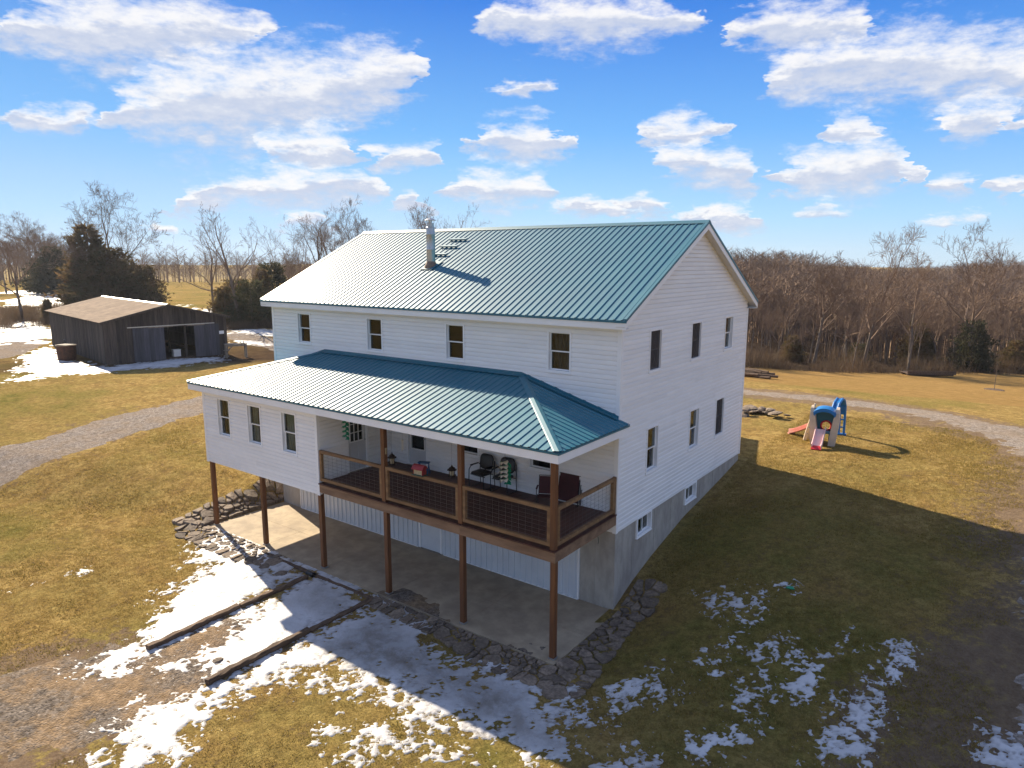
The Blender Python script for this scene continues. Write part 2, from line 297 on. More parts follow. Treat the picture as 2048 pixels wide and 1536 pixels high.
mat('tie_wood', (0.15, 0.092, 0.052), (0.07, 0.04, 0.024), 4.0, 0.9, 0.8, 18, stretch=(3, .5, 3), rnd=.2, bdist=.02)
mat('barn_board', (0.082, 0.064, 0.052), (0.035, 0.028, 0.024), 2.5, 0.9, 0.5, 12, stretch=(4, 4, .35), rnd=.42, bdist=.01)
mat('barn_door', (0.075, 0.075, 0.088), (0.045, 0.045, 0.055), 2.5, 0.85, 0.4, 12, stretch=(4, 4, .35), rnd=.25, bdist=.01)
mat('barn_roof', (0.25, 0.18, 0.125), (0.18, 0.125, 0.085), 1.2, 0.9, 0.1, 8, spec=.08, rnd=.08, stretch=(2, .3, 1))
mat('rust', (0.11, 0.045, 0.022), (0.05, 0.022, 0.014), 5.0, 0.85, 0.5, 25)
mat('black_vinyl', (0.012, 0.012, 0.013), (0.02, 0.02, 0.021), 8, 0.42, spec=.5)
mat('black_metal', (0.010, 0.010, 0.011), rough=0.4)
mat('maroon', (0.075, 0.014, 0.016), (0.05, 0.010, 0.012), 6, 0.75)
mat('red_paint', (0.30, 0.02, 0.022), (0.22, 0.015, 0.018), 6, 0.5)
mat('green_paint', (0.015, 0.055, 0.035), rough=0.6)
mat('spinner_green', (0.0, 0.26, 0.12), (0.0, 0.20, 0.09), 6, 0.5)
mat('spinner_white', (0.62, 0.55, 0.42), rough=0.6)
mat('bronze', (0.045, 0.030, 0.022), rough=0.45, metal=0.6)
mat('seed', (0.50, 0.40, 0.24), (0.36, 0.28, 0.16), 30, 0.7)
mat('blue_paint', (0.02, 0.09, 0.20), rough=0.6)
mat('galv', (0.52, 0.53, 0.53), (0.40, 0.41, 0.42), 3.0, 0.38, metal=0.75, stretch=(2, 2, .5))
mat('grey_wood', (0.26, 0.22, 0.17), (0.15, 0.12, 0.09), 4, 0.85, 0.4, 20, rnd=.2)
mat('stone', (0.27, 0.205, 0.145), (0.15, 0.11, 0.078), 3.0, 0.92, 0.4, 9, rnd=.28, fine=(.6, 14), bdist=.03, coords='Object')
mat('bark', (0.20, 0.155, 0.118), (0.11, 0.085, 0.066), 2.5, 0.95, rnd=.18, stretch=(2, 2, .5))
mat('twig', (0.235, 0.155, 0.098), (0.16, 0.105, 0.07), 1.5, 0.95, rnd=.15)
mat('forest_twig', (0.245, 0.158, 0.098), (0.155, 0.10, 0.064), .12, 0.95, stretch=(1, 1, 1))
mat('cedar', (0.105, 0.090, 0.034), (0.175, 0.105, 0.048), 0.55, 0.9, rnd=.2)
mat('cedar_dark', (0.045, 0.055, 0.024), (0.085, 0.068, 0.032), 0.6, 0.9, rnd=.2)
mat('brush', (0.165, 0.105, 0.058), (0.10, 0.07, 0.042), 0.5, 0.95)
mat('play_beige', (0.60, 0.48, 0.36), (0.54, 0.43, 0.32), 4, 0.55)
mat('play_pink', (0.78, 0.46, 0.44), (0.74, 0.52, 0.50), 3, 0.5)
mat('play_coral', (0.78, 0.22, 0.17), (0.80, 0.40, 0.34), 3, 0.5)
mat('play_red', (0.62, 0.02, 0.03), rough=0.45)
mat('play_blue', (0.005, 0.17, 0.46), (0.01, 0.14, 0.38), 4, 0.45)
mat('play_green', (0.03, 0.15, 0.19), rough=0.5)
mat('rusty_galv', (0.30, 0.22, 0.16), (0.16, 0.10, 0.07), 6, 0.7, metal=.3)
mat('paper_white', (0.8, 0.8, 0.78), rough=0.7)

def add_translucency(name, fac):
    nt = MATS[name].node_tree; g = G(nt); b = next(n for n in nt.nodes if n.type == 'BSDF_PRINCIPLED'); out = next(n for n in nt.nodes if n.type == 'OUTPUT_MATERIAL')
    tl = g.n('ShaderNodeBsdfTranslucent'); mx = g.n('ShaderNodeMixShader'); mx.inputs[0].default_value = fac
    nt.links.new(b.inputs['Base Color'].links[0].from_socket, tl.inputs[0])
    nt.links.new(b.outputs[0], mx.inputs[1]); nt.links.new(tl.outputs[0], mx.inputs[2]); nt.links.new(mx.outputs[0], out.inputs[0])
add_translucency('cedar', .42); add_translucency('cedar_dark', .38); add_translucency('brush', .3)

def roof_mat():
    m = bpy.data.materials.new('teal_metal'); m.use_nodes = True
    nt = m.node_tree; clear_nodes(nt); g = G(nt)
    out = g.n('ShaderNodeOutputMaterial'); b = g.n('ShaderNodeBsdfPrincipled')
    nt.links.new(b.outputs[0], out.inputs[0])
    geo = g.n('ShaderNodeNewGeometry'); p = geo.outputs['Position']
    oi = g.n('ShaderNodeObjectInfo')
    f = g.ramp(g.noise(p, 0.9, 5, .6), .3, .7)
    col = g.mix(f, (0.003, 0.116, 0.170), (0.006, 0.134, 0.186))
    # faint run-off streaks and dust down the slope
    st = g.ramp(g.noise(g.vmath('MULTIPLY', p, (9, .7, .7)), 1.2, 4, .6), .45, .75)
    col = g.mix(g.math('MULTIPLY', st, .16), col, (0.20, 0.27, 0.28))
    g.put(b.inputs['Base Color'], col)
    b.inputs['Metallic'].default_value = 0.0
    g.put(b.inputs['Roughness'], g.math('MULTIPLY_ADD', g.noise(p, 2.2, 4, .6), 0.10, 0.50))
    b.inputs['Specular IOR Level'].default_value = 0.45
    b.inputs['Coat Weight'].default_value = 0.42
    b.inputs['Coat IOR'].default_value = 1.55
    b.inputs['Coat Roughness'].default_value = 0.47
    bn = g.n('ShaderNodeBump'); bn.inputs['Strength'].default_value = .12; bn.inputs['Distance'].default_value = .01
    g.put(bn.inputs['Height'], g.noise(p, 3.0, 3, .5)); nt.links.new(bn.outputs[0], b.inputs['Normal'])
    MATS['teal_metal'] = m
roof_mat()

def glass_mat():
    m = bpy.data.materials.new('window_glass'); m.use_nodes = True
    nt = m.node_tree; clear_nodes(nt); g = G(nt)
    out = g.n('ShaderNodeOutputMaterial')
    tr = g.n('ShaderNodeBsdfTransparent'); tr.inputs[0].default_value = (.80, .83, .82, 1)
    gl = g.n('ShaderNodeBsdfGlossy'); gl.inputs[0].default_value = (1, 1, 1, 1); gl.inputs[1].default_value = 0.02
    geo = g.n('ShaderNodeNewGeometry')
    bn = g.n('ShaderNodeBump'); bn.inputs['Strength'].default_value = .25; bn.inputs['Distance'].default_value = .02
    g.put(bn.inputs['Height'], g.noise(geo.outputs['Position'], 1.6, 2, .5)); nt.links.new(bn.outputs[0], gl.inputs['Normal'])
    lw = g.n('ShaderNodeLayerWeight'); lw.inputs[0].default_value = .5
    fac = g.math('MULTIPLY_ADD', g.math('POWER', lw.outputs['Facing'], 5.0), 0.9, 0.022, clamp=True)
    mx = g.n('ShaderNodeMixShader'); g.put(mx.inputs[0], fac)
    nt.links.new(tr.outputs[0], mx.inputs[1]); nt.links.new(gl.outputs[0], mx.inputs[2])
    nt.links.new(mx.outputs[0], out.inputs[0])
    MATS['window_glass'] = m
glass_mat()

# ------------------------------------------------------------------ mesh helpers
class MB:
    def __init__(self):
        self.v = []; self.f = []
    def add(self, vs, fs):
        o = len(self.v); self.v += [tuple(p) for p in vs]; self.f += [tuple(i + o for i in q) for q in fs]
        return self
    def box(self, x0, x1, y0, y1, z0, z1):
        vs = [(x0, y0, z0), (x1, y0, z0), (x1, y1, z0), (x0, y1, z0), (x0, y0, z1), (x1, y0, z1), (x1, y1, z1), (x0, y1, z1)]
        return self.add(vs, [(0, 3, 2, 1), (4, 5, 6, 7), (0, 1, 5, 4), (1, 2, 6, 5), (2, 3, 7, 6), (3, 0, 4, 7)])
    def bar(self, p0, p1, w, h, up=(0, 0, 1)):
        p0 = Vector(p0); p1 = Vector(p1); d = (p1 - p0).normalized(); up = Vector(up)
        s = d.cross(up)
        if s.length < 1e-4: s = d.cross(Vector((1, 0, 0)))
        s.normalize(); t = s.cross(d)
        vs = []
        for p in (p0, p1):
            for a, b in ((-1, -1), (1, -1), (1, 1), (-1, 1)):
                vs.append(p + s * a * w / 2 + t * b * h / 2)
        return self.add(vs, [(0, 3, 2, 1), (4, 5, 6, 7), (0, 1, 5, 4), (1, 2, 6, 5), (2, 3, 7, 6), (3, 0, 4, 7)])
    def tube(self, pts, rad, n=8, cap=True):
        pts = [Vector(p) for p in pts]
        if not hasattr(rad, '__len__'): rad = [rad] * len(pts)
        o = len(self.v); prev = None
        for i, p in enumerate(pts):
            d = (pts[min(i + 1, len(pts) - 1)] - pts[max(i - 1, 0)])
            d = d.normalized() if d.length > 1e-9 else Vector((0, 0, 1))
            ref = Vector((0, 0, 1)) if abs(d.z) < .9 else Vector((1, 0, 0))
            if prev is not None:
                s = prev - d * prev.dot(d)
                s = s.normalized() if s.length > 1e-6 else d.cross(ref).normalized()
            else:
                s = d.cross(ref).normalized()
            prev = s; t = d.cross(s)
            for k in range(n):
                a = 2 * math.pi * k / n
                self.v.append(tuple(p + (s * math.cos(a) + t * math.sin(a)) * rad[i]))
        for i in range(len(pts) - 1):
            for k in range(n):
                a = o + i * n + k; b = o + i * n + (k + 1) % n
                self.f.append((a, b, b + n, a + n))
        if cap:
            self.f.append(tuple(o + k for k in reversed(range(n))))
            e = o + (len(pts) - 1) * n
            self.f.append(tuple(e + k for k in range(n)))
        return self
    def lathe(self, prof, n=16, c=(0, 0, 0)):
        o = len(self.v)
        for r, z in prof:
            for k in range(n):
                a = 2 * math.pi * k / n
                self.v.append((c[0] + r * math.cos(a), c[1] + r * math.sin(a), c[2] + z))
        for i in range(len(prof) - 1):
            for k in range(n):
                a = o + i * n + k; b = o + i * n + (k + 1) % n
                self.f.append((a, b, b + n, a + n))
        self.f.append(tuple(o + k for k in reversed(range(n))))
        e = o + (len(prof) - 1) * n
        self.f.append(tuple(e + k for k in range(n)))
        return self
    def prism(self, pts, e):
        """extrude a polygon (3D points, planar) by vector e"""
        n = len(pts); e = Vector(e); vs = [Vector(p) for p in pts] + [Vector(p) + e for p in pts]
        fs = [tuple(reversed(range(n))), tuple(range(n, 2 * n))] + [(i, (i + 1) % n, (i + 1) % n + n, i + n) for i in range(n)]
        return self.add(vs, fs)
    def mesh(self, name):
        me = bpy.data.meshes.new(name); me.from_pydata(self.v, [], self.f); me.update()
        return me

def link(name, me, m=None, parent=None, smooth=False):
    o = bpy.data.objects.new(name, me)
    COL.objects.link(o)
    if m and not me.materials: me.materials.append(MATS[m])
    if parent is not None: o.parent = parent
    if smooth:
        me.polygons.foreach_set('use_smooth', [True] * len(me.polygons))
    return o
def part(name, mb, m, parent=None, smooth=False):
    return link(name, mb.mesh(name), m, parent, smooth)
def smooth_by_angle(o, deg=40):
    me = o.data
    me.polygons.foreach_set('use_smooth', [True] * len(me.polygons))
    try: me.set_sharp_from_angle(angle=R(deg))
    except Exception: pass
def tag(o, label, cat, group=None):
    o['label'] = label; o['category'] = cat
    if group: o['group'] = group
    return o
def structure(o, label=None):
    o['kind'] = 'structure'
    if label: o['label'] = label
    return o
def stuff(o, label=None, cat=None):
    o['kind'] = 'stuff'
    if label: o['label'] = label
    if cat: o['category'] = cat
    return o
def thing(name, label, cat, loc=(0, 0, 0), rz=0.0, group=None):
    o = bpy.data.objects.new(name, None); COL.objects.link(o)
    o.empty_display_size = 0.2
    o.location = loc; o.rotation_euler = (0, 0, rz)
    return tag(o, label, cat, group)
def np_mesh(name, verts, tris, attrs=None):
    me = bpy.data.meshes.new(name)
    k = tris.shape[1]; nf = len(tris)
    me.vertices.add(len(verts)); me.vertices.foreach_set('co', verts.astype(np.float32).ravel())
    me.loops.add(nf * k); me.loops.foreach_set('vertex_index', tris.astype(np.int32).ravel())
    me.polygons.add(nf)
    me.polygons.foreach_set('loop_start', np.arange(nf, dtype=np.int32) * k)
    me.polygons.foreach_set('loop_total', np.full(nf, k, np.int32))
    me.update(calc_edges=True)
    if attrs:
        for a, val in attrs.items():
            at = me.attributes.new(a, 'FLOAT', 'POINT'); at.data.foreach_set('value', val.astype(np.float32).ravel())
    return me

# ================================================================== THE SETTING
def axis(segs):
    out = []
    for a, b, s in segs:
        n = max(1, int(round((b - a) / s)))
        out += list(np.linspace(a, b, n, endpoint=False))
    out.append(segs[-1][1])
    return np.array(out)
gx = axis([(-2500, -600, 190), (-600, -200, 20), (-200, -70, 4), (-70, -20, 1.0), (-20, -16, .4), (-16, -14.9, .1), (-14.9, -14.6, .03), (-14.6, -.3, .5), (-.3, -.1, .05),
           (-.1, 2, .1), (2, 12, .3), (12, 40, 1.4), (40, 200, 8), (200, 600, 25), (600, 2500, 190)])
gy = axis([(-600, -100, 100), (-100, -30, 7), (-30, -16, 1), (-16, -3.2, .3), (-3.2, -2.9, .03), (-2.9, 1.5, .15), (1.5, 9.6, .3), (9.6, 10.0, .04), (10.0, 32, .4), (32, 90, 1.2), (90, 200, 5), (200, 600, 16), (600, 2500, 190)])
GX, GY = np.meshgrid(gx, gy, indexing='ij')
GZ = T(GX, GY)
near = np.exp(-((GX + 5) ** 2 + (GY - 5) ** 2) / 60 ** 2)
out_house = 1 - (1 - sst(.0, .6, np.abs(GX + 7.45) - 7.3)) * (1 - sst(.0, .6, np.abs(GY - 3.4) - 6.6))
GZ = GZ + out_house * (fbm(GX * .16, GY * .16, 3) * .22 * sst(0, 14, np.hypot(np.maximum(np.abs(GX + 7.4) - 9, 0), np.maximum(np.abs(GY - 3) - 9, 0)))
                       + fbm(GX * .9, GY * .9, 3) * .05)
# distant ground swells a little
GZ = GZ + sst(250, 700, np.hypot(GX, GY)) * fbm(GX * .004, GY * .004, 3) * 16
def seg_d(px, py, pts):
    d = np.full(px.shape, 1e9)
    for (x0, y0), (x1, y1) in zip(pts[:-1], pts[1:]):
        ex, ey = x1 - x0, y1 - y0
        t = np.clip(((px - x0) * ex + (py - y0) * ey) / (ex * ex + ey * ey), 0, 1)
        d = np.minimum(d, np.hypot(px - x0 - t * ex, py - y0 - t * ey))
    return d
DRIVE_R = [(-40, 23), (-20, 25.6), (-12, 25.6), (-4.5, 24.7), (1, 25.2), (4, 24.2), (6, 22.9), (8, 21.2), (9.6, 18.8), (10.6, 15.5), (10.9, 11), (10.5, 5), (10.4, -1), (10.4, -12)]
DRIVE_L = [(-24.5, -14), (-26.6, -8.5), (-27.3, -5.5), (-27.4, -2.3), (-28.0, 1.4), (-28.6, 5), (-29.5, 10), (-32, 16), (-38, 20.5), (-47, 23.0), (-56, 25.2), (-66, 29), (-90, 36)]
ROAD_L = [(-60, 4.5), (-68, 9.5), (-80, 13.5), (-96, 18.5), (-125, 24)]
FIELD_EDGE = [(-60, 22), (-30, 31), (-13.5, 33.0), (0, 33.8), (10, 34.5), (30, 36)]
n_ = fbm(GX * .3, GY * .3, 4)
ye = GY - (33.2 + GX * .06)
hay = sst(-.6, .9, ye + n_ * 2.0) * sst(-40, -24, GX)
litter_d = (GY - (70.3 + GX * 1.41)) / 1.73
litter = sst(-1.5, 2.0, litter_d + n_ * 3) * sst(-70, -40, GX)
dr = seg_d(GX, GY, DRIVE_R)
dirt = (1 - sst(1.6, 4.0, dr + n_ * 3.5)) * .95
dirt = np.maximum(dirt, (1 - sst(2.0, 3.2, seg_d(GX, GY, DRIVE_L) + n_ * 3)) * .3)
pad = poly_sd(GX, GY, [(-9.0, -7.2), (-5.8, -7.0), (-6.0, -9), (-5.5, -11.5), (-6, -15), (-13, -15), (-11.2, -10.8)])
dirt = np.maximum(dirt, sst(-1.2, .8, pad + n_ * 3) * .85)
green = sst(-.05, .25, fbm(GX * .22 + 3, GY * .22, 4) + .10 * sst(2, -2, GY) * sst(-14, -2, GX) + .12 * sst(12, 6, GY) * sst(1, 3, GX) * sst(9, 7, GX))
nx, ny = GX.shape
verts = np.stack([GX, GY, GZ], -1).reshape(-1, 3)
ii, jj = np.meshgrid(np.arange(nx - 1), np.arange(ny - 1), indexing='ij')
a_ = (ii * ny + jj).ravel()
quads = np.stack([a_, a_ + ny, a_ + ny + 1, a_ + 1], -1)
me = np_mesh('ground', verts, quads, {'hay': hay.ravel(), 'litter': litter.ravel(), 'dirt': dirt.ravel(), 'green': green.ravel()})

def ground_mat():
    m = bpy.data.materials.new('ground_grass'); m.use_nodes = True
    nt = m.node_tree; clear_nodes(nt); g = G(nt)
    out = g.n('ShaderNodeOutputMaterial'); b = g.n('ShaderNodeBsdfPrincipled'); nt.links.new(b.outputs[0], out.inputs[0])
    p = g.n('ShaderNodeNewGeometry').outputs['Position']
    def at(nm):
        nd = g.n('ShaderNodeAttribute'); nd.attribute_name = nm; return nd.outputs['Fac']
    n1 = g.ramp(g.noise(p, .30, 5, .6), .35, .65)
    n2 = g.ramp(g.noise(p, 1.5, 5, .68), .36, .64)
    n3 = g.ramp(g.noise(p, 4.5, 8, .80), .36, .64)
    n4 = g.ramp(g.noise(p, 17, 4, .75), .32, .68)
    straw = g.mix(n2, (0.41, 0.285, 0.115), (0.295, 0.190, 0.074))
    grn = g.mix(n2, (0.180, 0.157, 0.048), (0.272, 0.208, 0.070))
    gf = g.math('ADD', g.math('MULTIPLY', at('green'), .6), g.math('MULTIPLY', g.math('SUBTRACT', n1, .35), .6), clamp=True)
    col = g.mix(gf, straw, grn)
    col = g.mix(g.math('MULTIPLY', n3, .62), g.mix(1, col, (1.24, 1.25, 1.15), 'MULTIPLY'), g.mix(1, col, (.34, .33, .30), 'MULTIPLY'))
    col = g.mix(g.math('MULTIPLY', n4, .5), col, g.mix(1, col, (.42, .42, .38), 'MULTIPLY'))
    hayc = g.mix(n2, (0.36, 0.228, 0.088), (0.28, 0.17, 0.062))
    hayc = g.mix(g.math('MULTIPLY', n1, .35), hayc, (0.25, 0.165, 0.058))
    hayc = g.mix(g.math('MULTIPLY', n3, .4), hayc, g.mix(1, hayc, (.6, .57, .5), 'MULTIPLY'))
    col = g.mix(at('hay'), col, hayc)
    dirtc = g.mix(n3, (0.225, 0.155, 0.092), (0.14, 0.092, 0.056))
    dirtc = g.mix(g.math('MULTIPLY', n4, .55), dirtc, (0.25, 0.19, 0.135))
    df = g.ramp(g.math('ADD', at('dirt'), g.math('ADD', g.math('MULTIPLY', g.math('SUBTRACT', n2, .5), .6), g.math('MULTIPLY', g.math('SUBTRACT', n3, .5), .6))), .25, .85)
    col = g.mix(df, col, dirtc)
    lit = g.mix(n2, (0.085, 0.055, 0.034), (0.055, 0.037, 0.025))
    col = g.mix(at('litter'), col, lit)
    g.put(b.inputs['Base Color'], col)
    # dry blades shine towards the low sun
    b.inputs['Roughness'].default_value = .62; b.inputs['Specular IOR Level'].default_value = 0.0
    b.inputs['Specular Tint'].default_value = (1.0, .78, .42, 1)
    h = g.math('ADD', g.math('MULTIPLY', g.noise(p, 14, 5, .75), .8), g.math('MULTIPLY', g.noise(p, 3, 4, .65), .5))
    bn = g.n('ShaderNodeBump'); bn.inputs['Strength'].default_value = 1.0; bn.inputs['Distance'].default_value = .10
    g.put(bn.inputs['Height'], h); nt.links.new(bn.outputs[0], b.inputs['Normal'])
    MATS['ground_grass'] = m
ground_mat()
ground = structure(link('ground', me, 'ground_grass', smooth=True), 'dry winter lawn and fields around the house')

def gravel_mat(name, a, b_, c):
    m = bpy.data.materials.new(name); m.use_nodes = True
    nt = m.node_tree; clear_nodes(nt); g = G(nt)
    out = g.n('ShaderNodeOutputMaterial'); b = g.n('ShaderNodeBsdfPrincipled'); nt.links.new(b.outputs[0], out.inputs[0])
    p = g.n('ShaderNodeNewGeometry').outputs['Position']
    vo = g.n('ShaderNodeTexVoronoi'); vo.inputs['Scale'].default_value = 21; g.put(vo.inputs['Vector'], p)
    sp = g.n('ShaderNodeSeparateColor'); g.put(sp.inputs[0], vo.outputs['Color'])
    col = g.mix(sp.outputs[0], a, b_)
    n1 = g.ramp(g.noise(p, .9, 6, .72), .40, .62)
    n2 = g.ramp(g.noise(p, 5.5, 6, .8), .36, .64)
    col = g.mix(g.math('MULTIPLY', n1, .8), col, c)
    col = g.mix(g.math('MULTIPLY', n2, .7), g.mix(1, col, (1.25, 1.22, 1.2), 'MULTIPLY'), g.mix(1, col, (.5, .47, .44), 'MULTIPLY'))
    g.put(b.inputs['Base Color'], col); b.inputs['Roughness'].default_value = .95; b.inputs['Specular IOR Level'].default_value = 0.0
    bn = g.n('ShaderNodeBump'); bn.inputs['Strength'].default_value = .8; bn.inputs['Distance'].default_value = .03
    g.put(bn.inputs['Height'], g.math('SUBTRACT', 1.0, vo.outputs['Distance'])); nt.links.new(bn.outputs[0], b.inputs['Normal'])
    MATS[name] = m
gravel_mat('gravel', (0.33, 0.29, 0.25), (0.17, 0.148, 0.128), (0.25, 0.20, 0.15))
gravel_mat('gravel_dark', (0.22, 0.188, 0.155), (0.09, 0.076, 0.063), (0.27, 0.188, 0.108))

def snow_mat():
    m = bpy.data.materials.new('snow'); m.use_nodes = True
    nt = m.node_tree; clear_nodes(nt); g = G(nt)
    out = g.n('ShaderNodeOutputMaterial'); b = g.n('ShaderNodeBsdfPrincipled'); nt.links.new(b.outputs[0], out.inputs[0])
    p = g.n('ShaderNodeNewGeometry').outputs['Position']
    dirty = g.ramp(g.noise(p, 6, 6, .72), .58, .72)
    med = g.ramp(g.noise(p, 1.1, 4, .6), .4, .7)
    col = g.mix(med, (0.56, 0.553, 0.555), (0.46, 0.447, 0.438))
    col = g.mix(g.math('MULTIPLY', dirty, .45), col, (0.14, 0.10, 0.065))
    nd = g.n('ShaderNodeAttribute'); nd.attribute_name = 'thin'
    ice = g.mix(g.ramp(g.noise(p, 2.2, 5, .7), .35, .65), (0.30, 0.295, 0.29), (0.15, 0.13, 0.105))
    col = g.mix(g.math('MULTIPLY', nd.outputs['Fac'], .85), col, ice)
    g.put(b.inputs['Base Color'], col)
    b.inputs['Roughness'].default_value = .55; b.inputs['Specular IOR Level'].default_value = .35
    bn = g.n('ShaderNodeBump'); bn.inputs['Strength'].default_value = .5; bn.inputs['Distance'].default_value = .04
    g.put(bn.inputs['Height'], g.noise(p, 7, 5, .65)); nt.links.new(bn.outputs[0], b.inputs['Normal'])
    MATS['snow'] = m
snow_mat()

def ground_h(x, y):
    z = T(x, y)
    oh = 1 - (1 - sst(.0, .6, np.abs(x + 7.45) - 7.3)) * (1 - sst(.0, .6, np.abs(y - 3.4) - 6.6))
    return z + oh * (fbm(x * .16, y * .16, 3) * .22 * sst(0, 14, np.hypot(np.maximum(np.abs(x + 7.4) - 9, 0), np.maximum(np.abs(y - 3) - 9, 0))) + fbm(x * .9, y * .9, 3) * .05)
def gz(x, y):
    return float(ground_h(np.array([x]), np.array([y]))[0])

def drape(name, m, box, res, field, hgt=.03, attrs=None, smooth=True):
    """a sheet that lies on the ground and dips under it where the field falls below zero: the edge is where the two meet"""
    x0, x1, y0, y1 = box
    xs = np.arange(x0, x1 + res, res); ys = np.arange(y0, y1 + res, res)
    X, Y = np.meshgrid(xs, ys, indexing='ij')
    F = field(X, Y)
    h = np.clip(F, -1, 1)
    Z = ground_h(X, Y) + np.where(h > 0, hgt * h ** .6, .10 * h)
    keep = F > -.5
    nx, ny = X.shape
    ii, jj = np.meshgrid(np.arange(nx - 1), np.arange(ny - 1), indexing='ij')
    kf = keep[:-1, :-1] | keep[1:, :-1] | keep[1:, 1:] | keep[:-1, 1:]
    a = (ii * ny + jj)[kf]
    q = np.stack([a, a + ny, a + ny + 1, a + 1], -1)
    used = np.unique(q); remap = np.zeros(nx * ny, int); remap[used] = np.arange(len(used))
    V = np.stack([X, Y, Z], -1).reshape(-1, 3)[used]
    at = None
    if attrs is not None: at = {k: f(X, Y).reshape(-1)[used] for k, f in attrs.items()}
    if name == 'snow':
        rim = (1 - sst(.0, .75, F)).reshape(-1)[used]
        at = {'thin': np.maximum(rim * .8, at['thin'] if at else 0)}
    me = np_mesh(name, V, remap[q], at)
    return link(name, me, m, smooth=smooth)

def road_field(pts, hw, rag=.5, fs=.8):
    return lambda X, Y: (hw - seg_d(X, Y, pts)) * .9 + fbm(X * fs, Y * fs, 5, .72) * rag * 3
structure(drape('gravel_drive', 'gravel', (-32, 14, -14, 31), .16, road_field(DRIVE_R, 1.35, .62, 2.1), .012), 'pale gravel drive curving behind the house and down the right side')
structure(drape('gravel_lane', 'gravel', (-62, -21, -15, 30), .3, road_field(DRIVE_L, 1.8, .30, 1.5), .02), 'gravel lane crossing the lawn towards the barn')
structure(drape('farm_track', 'gravel', (-126, -58, 2, 28), .7, road_field(ROAD_L, 2.0, .3), .03), 'snowy farm track left of the barn')
structure(drape('gravel_pad', 'gravel_dark', (-12, -5.2, -14, -5.2), .1,
      lambda X, Y: np.minimum(poly_sd(X, Y, [(-8.45, -5.8), (-6.1, -5.8), (-6.1, -8.5), (-6.0, -10.5), (-7, -13), (-11, -13), (-9.4, -9.0), (-8.5, -8.2)]), .5) + fbm(X * .9, Y * .9, 6) * 2.2 - .05, .02),
      'dark gravel parking pad between the timbers')

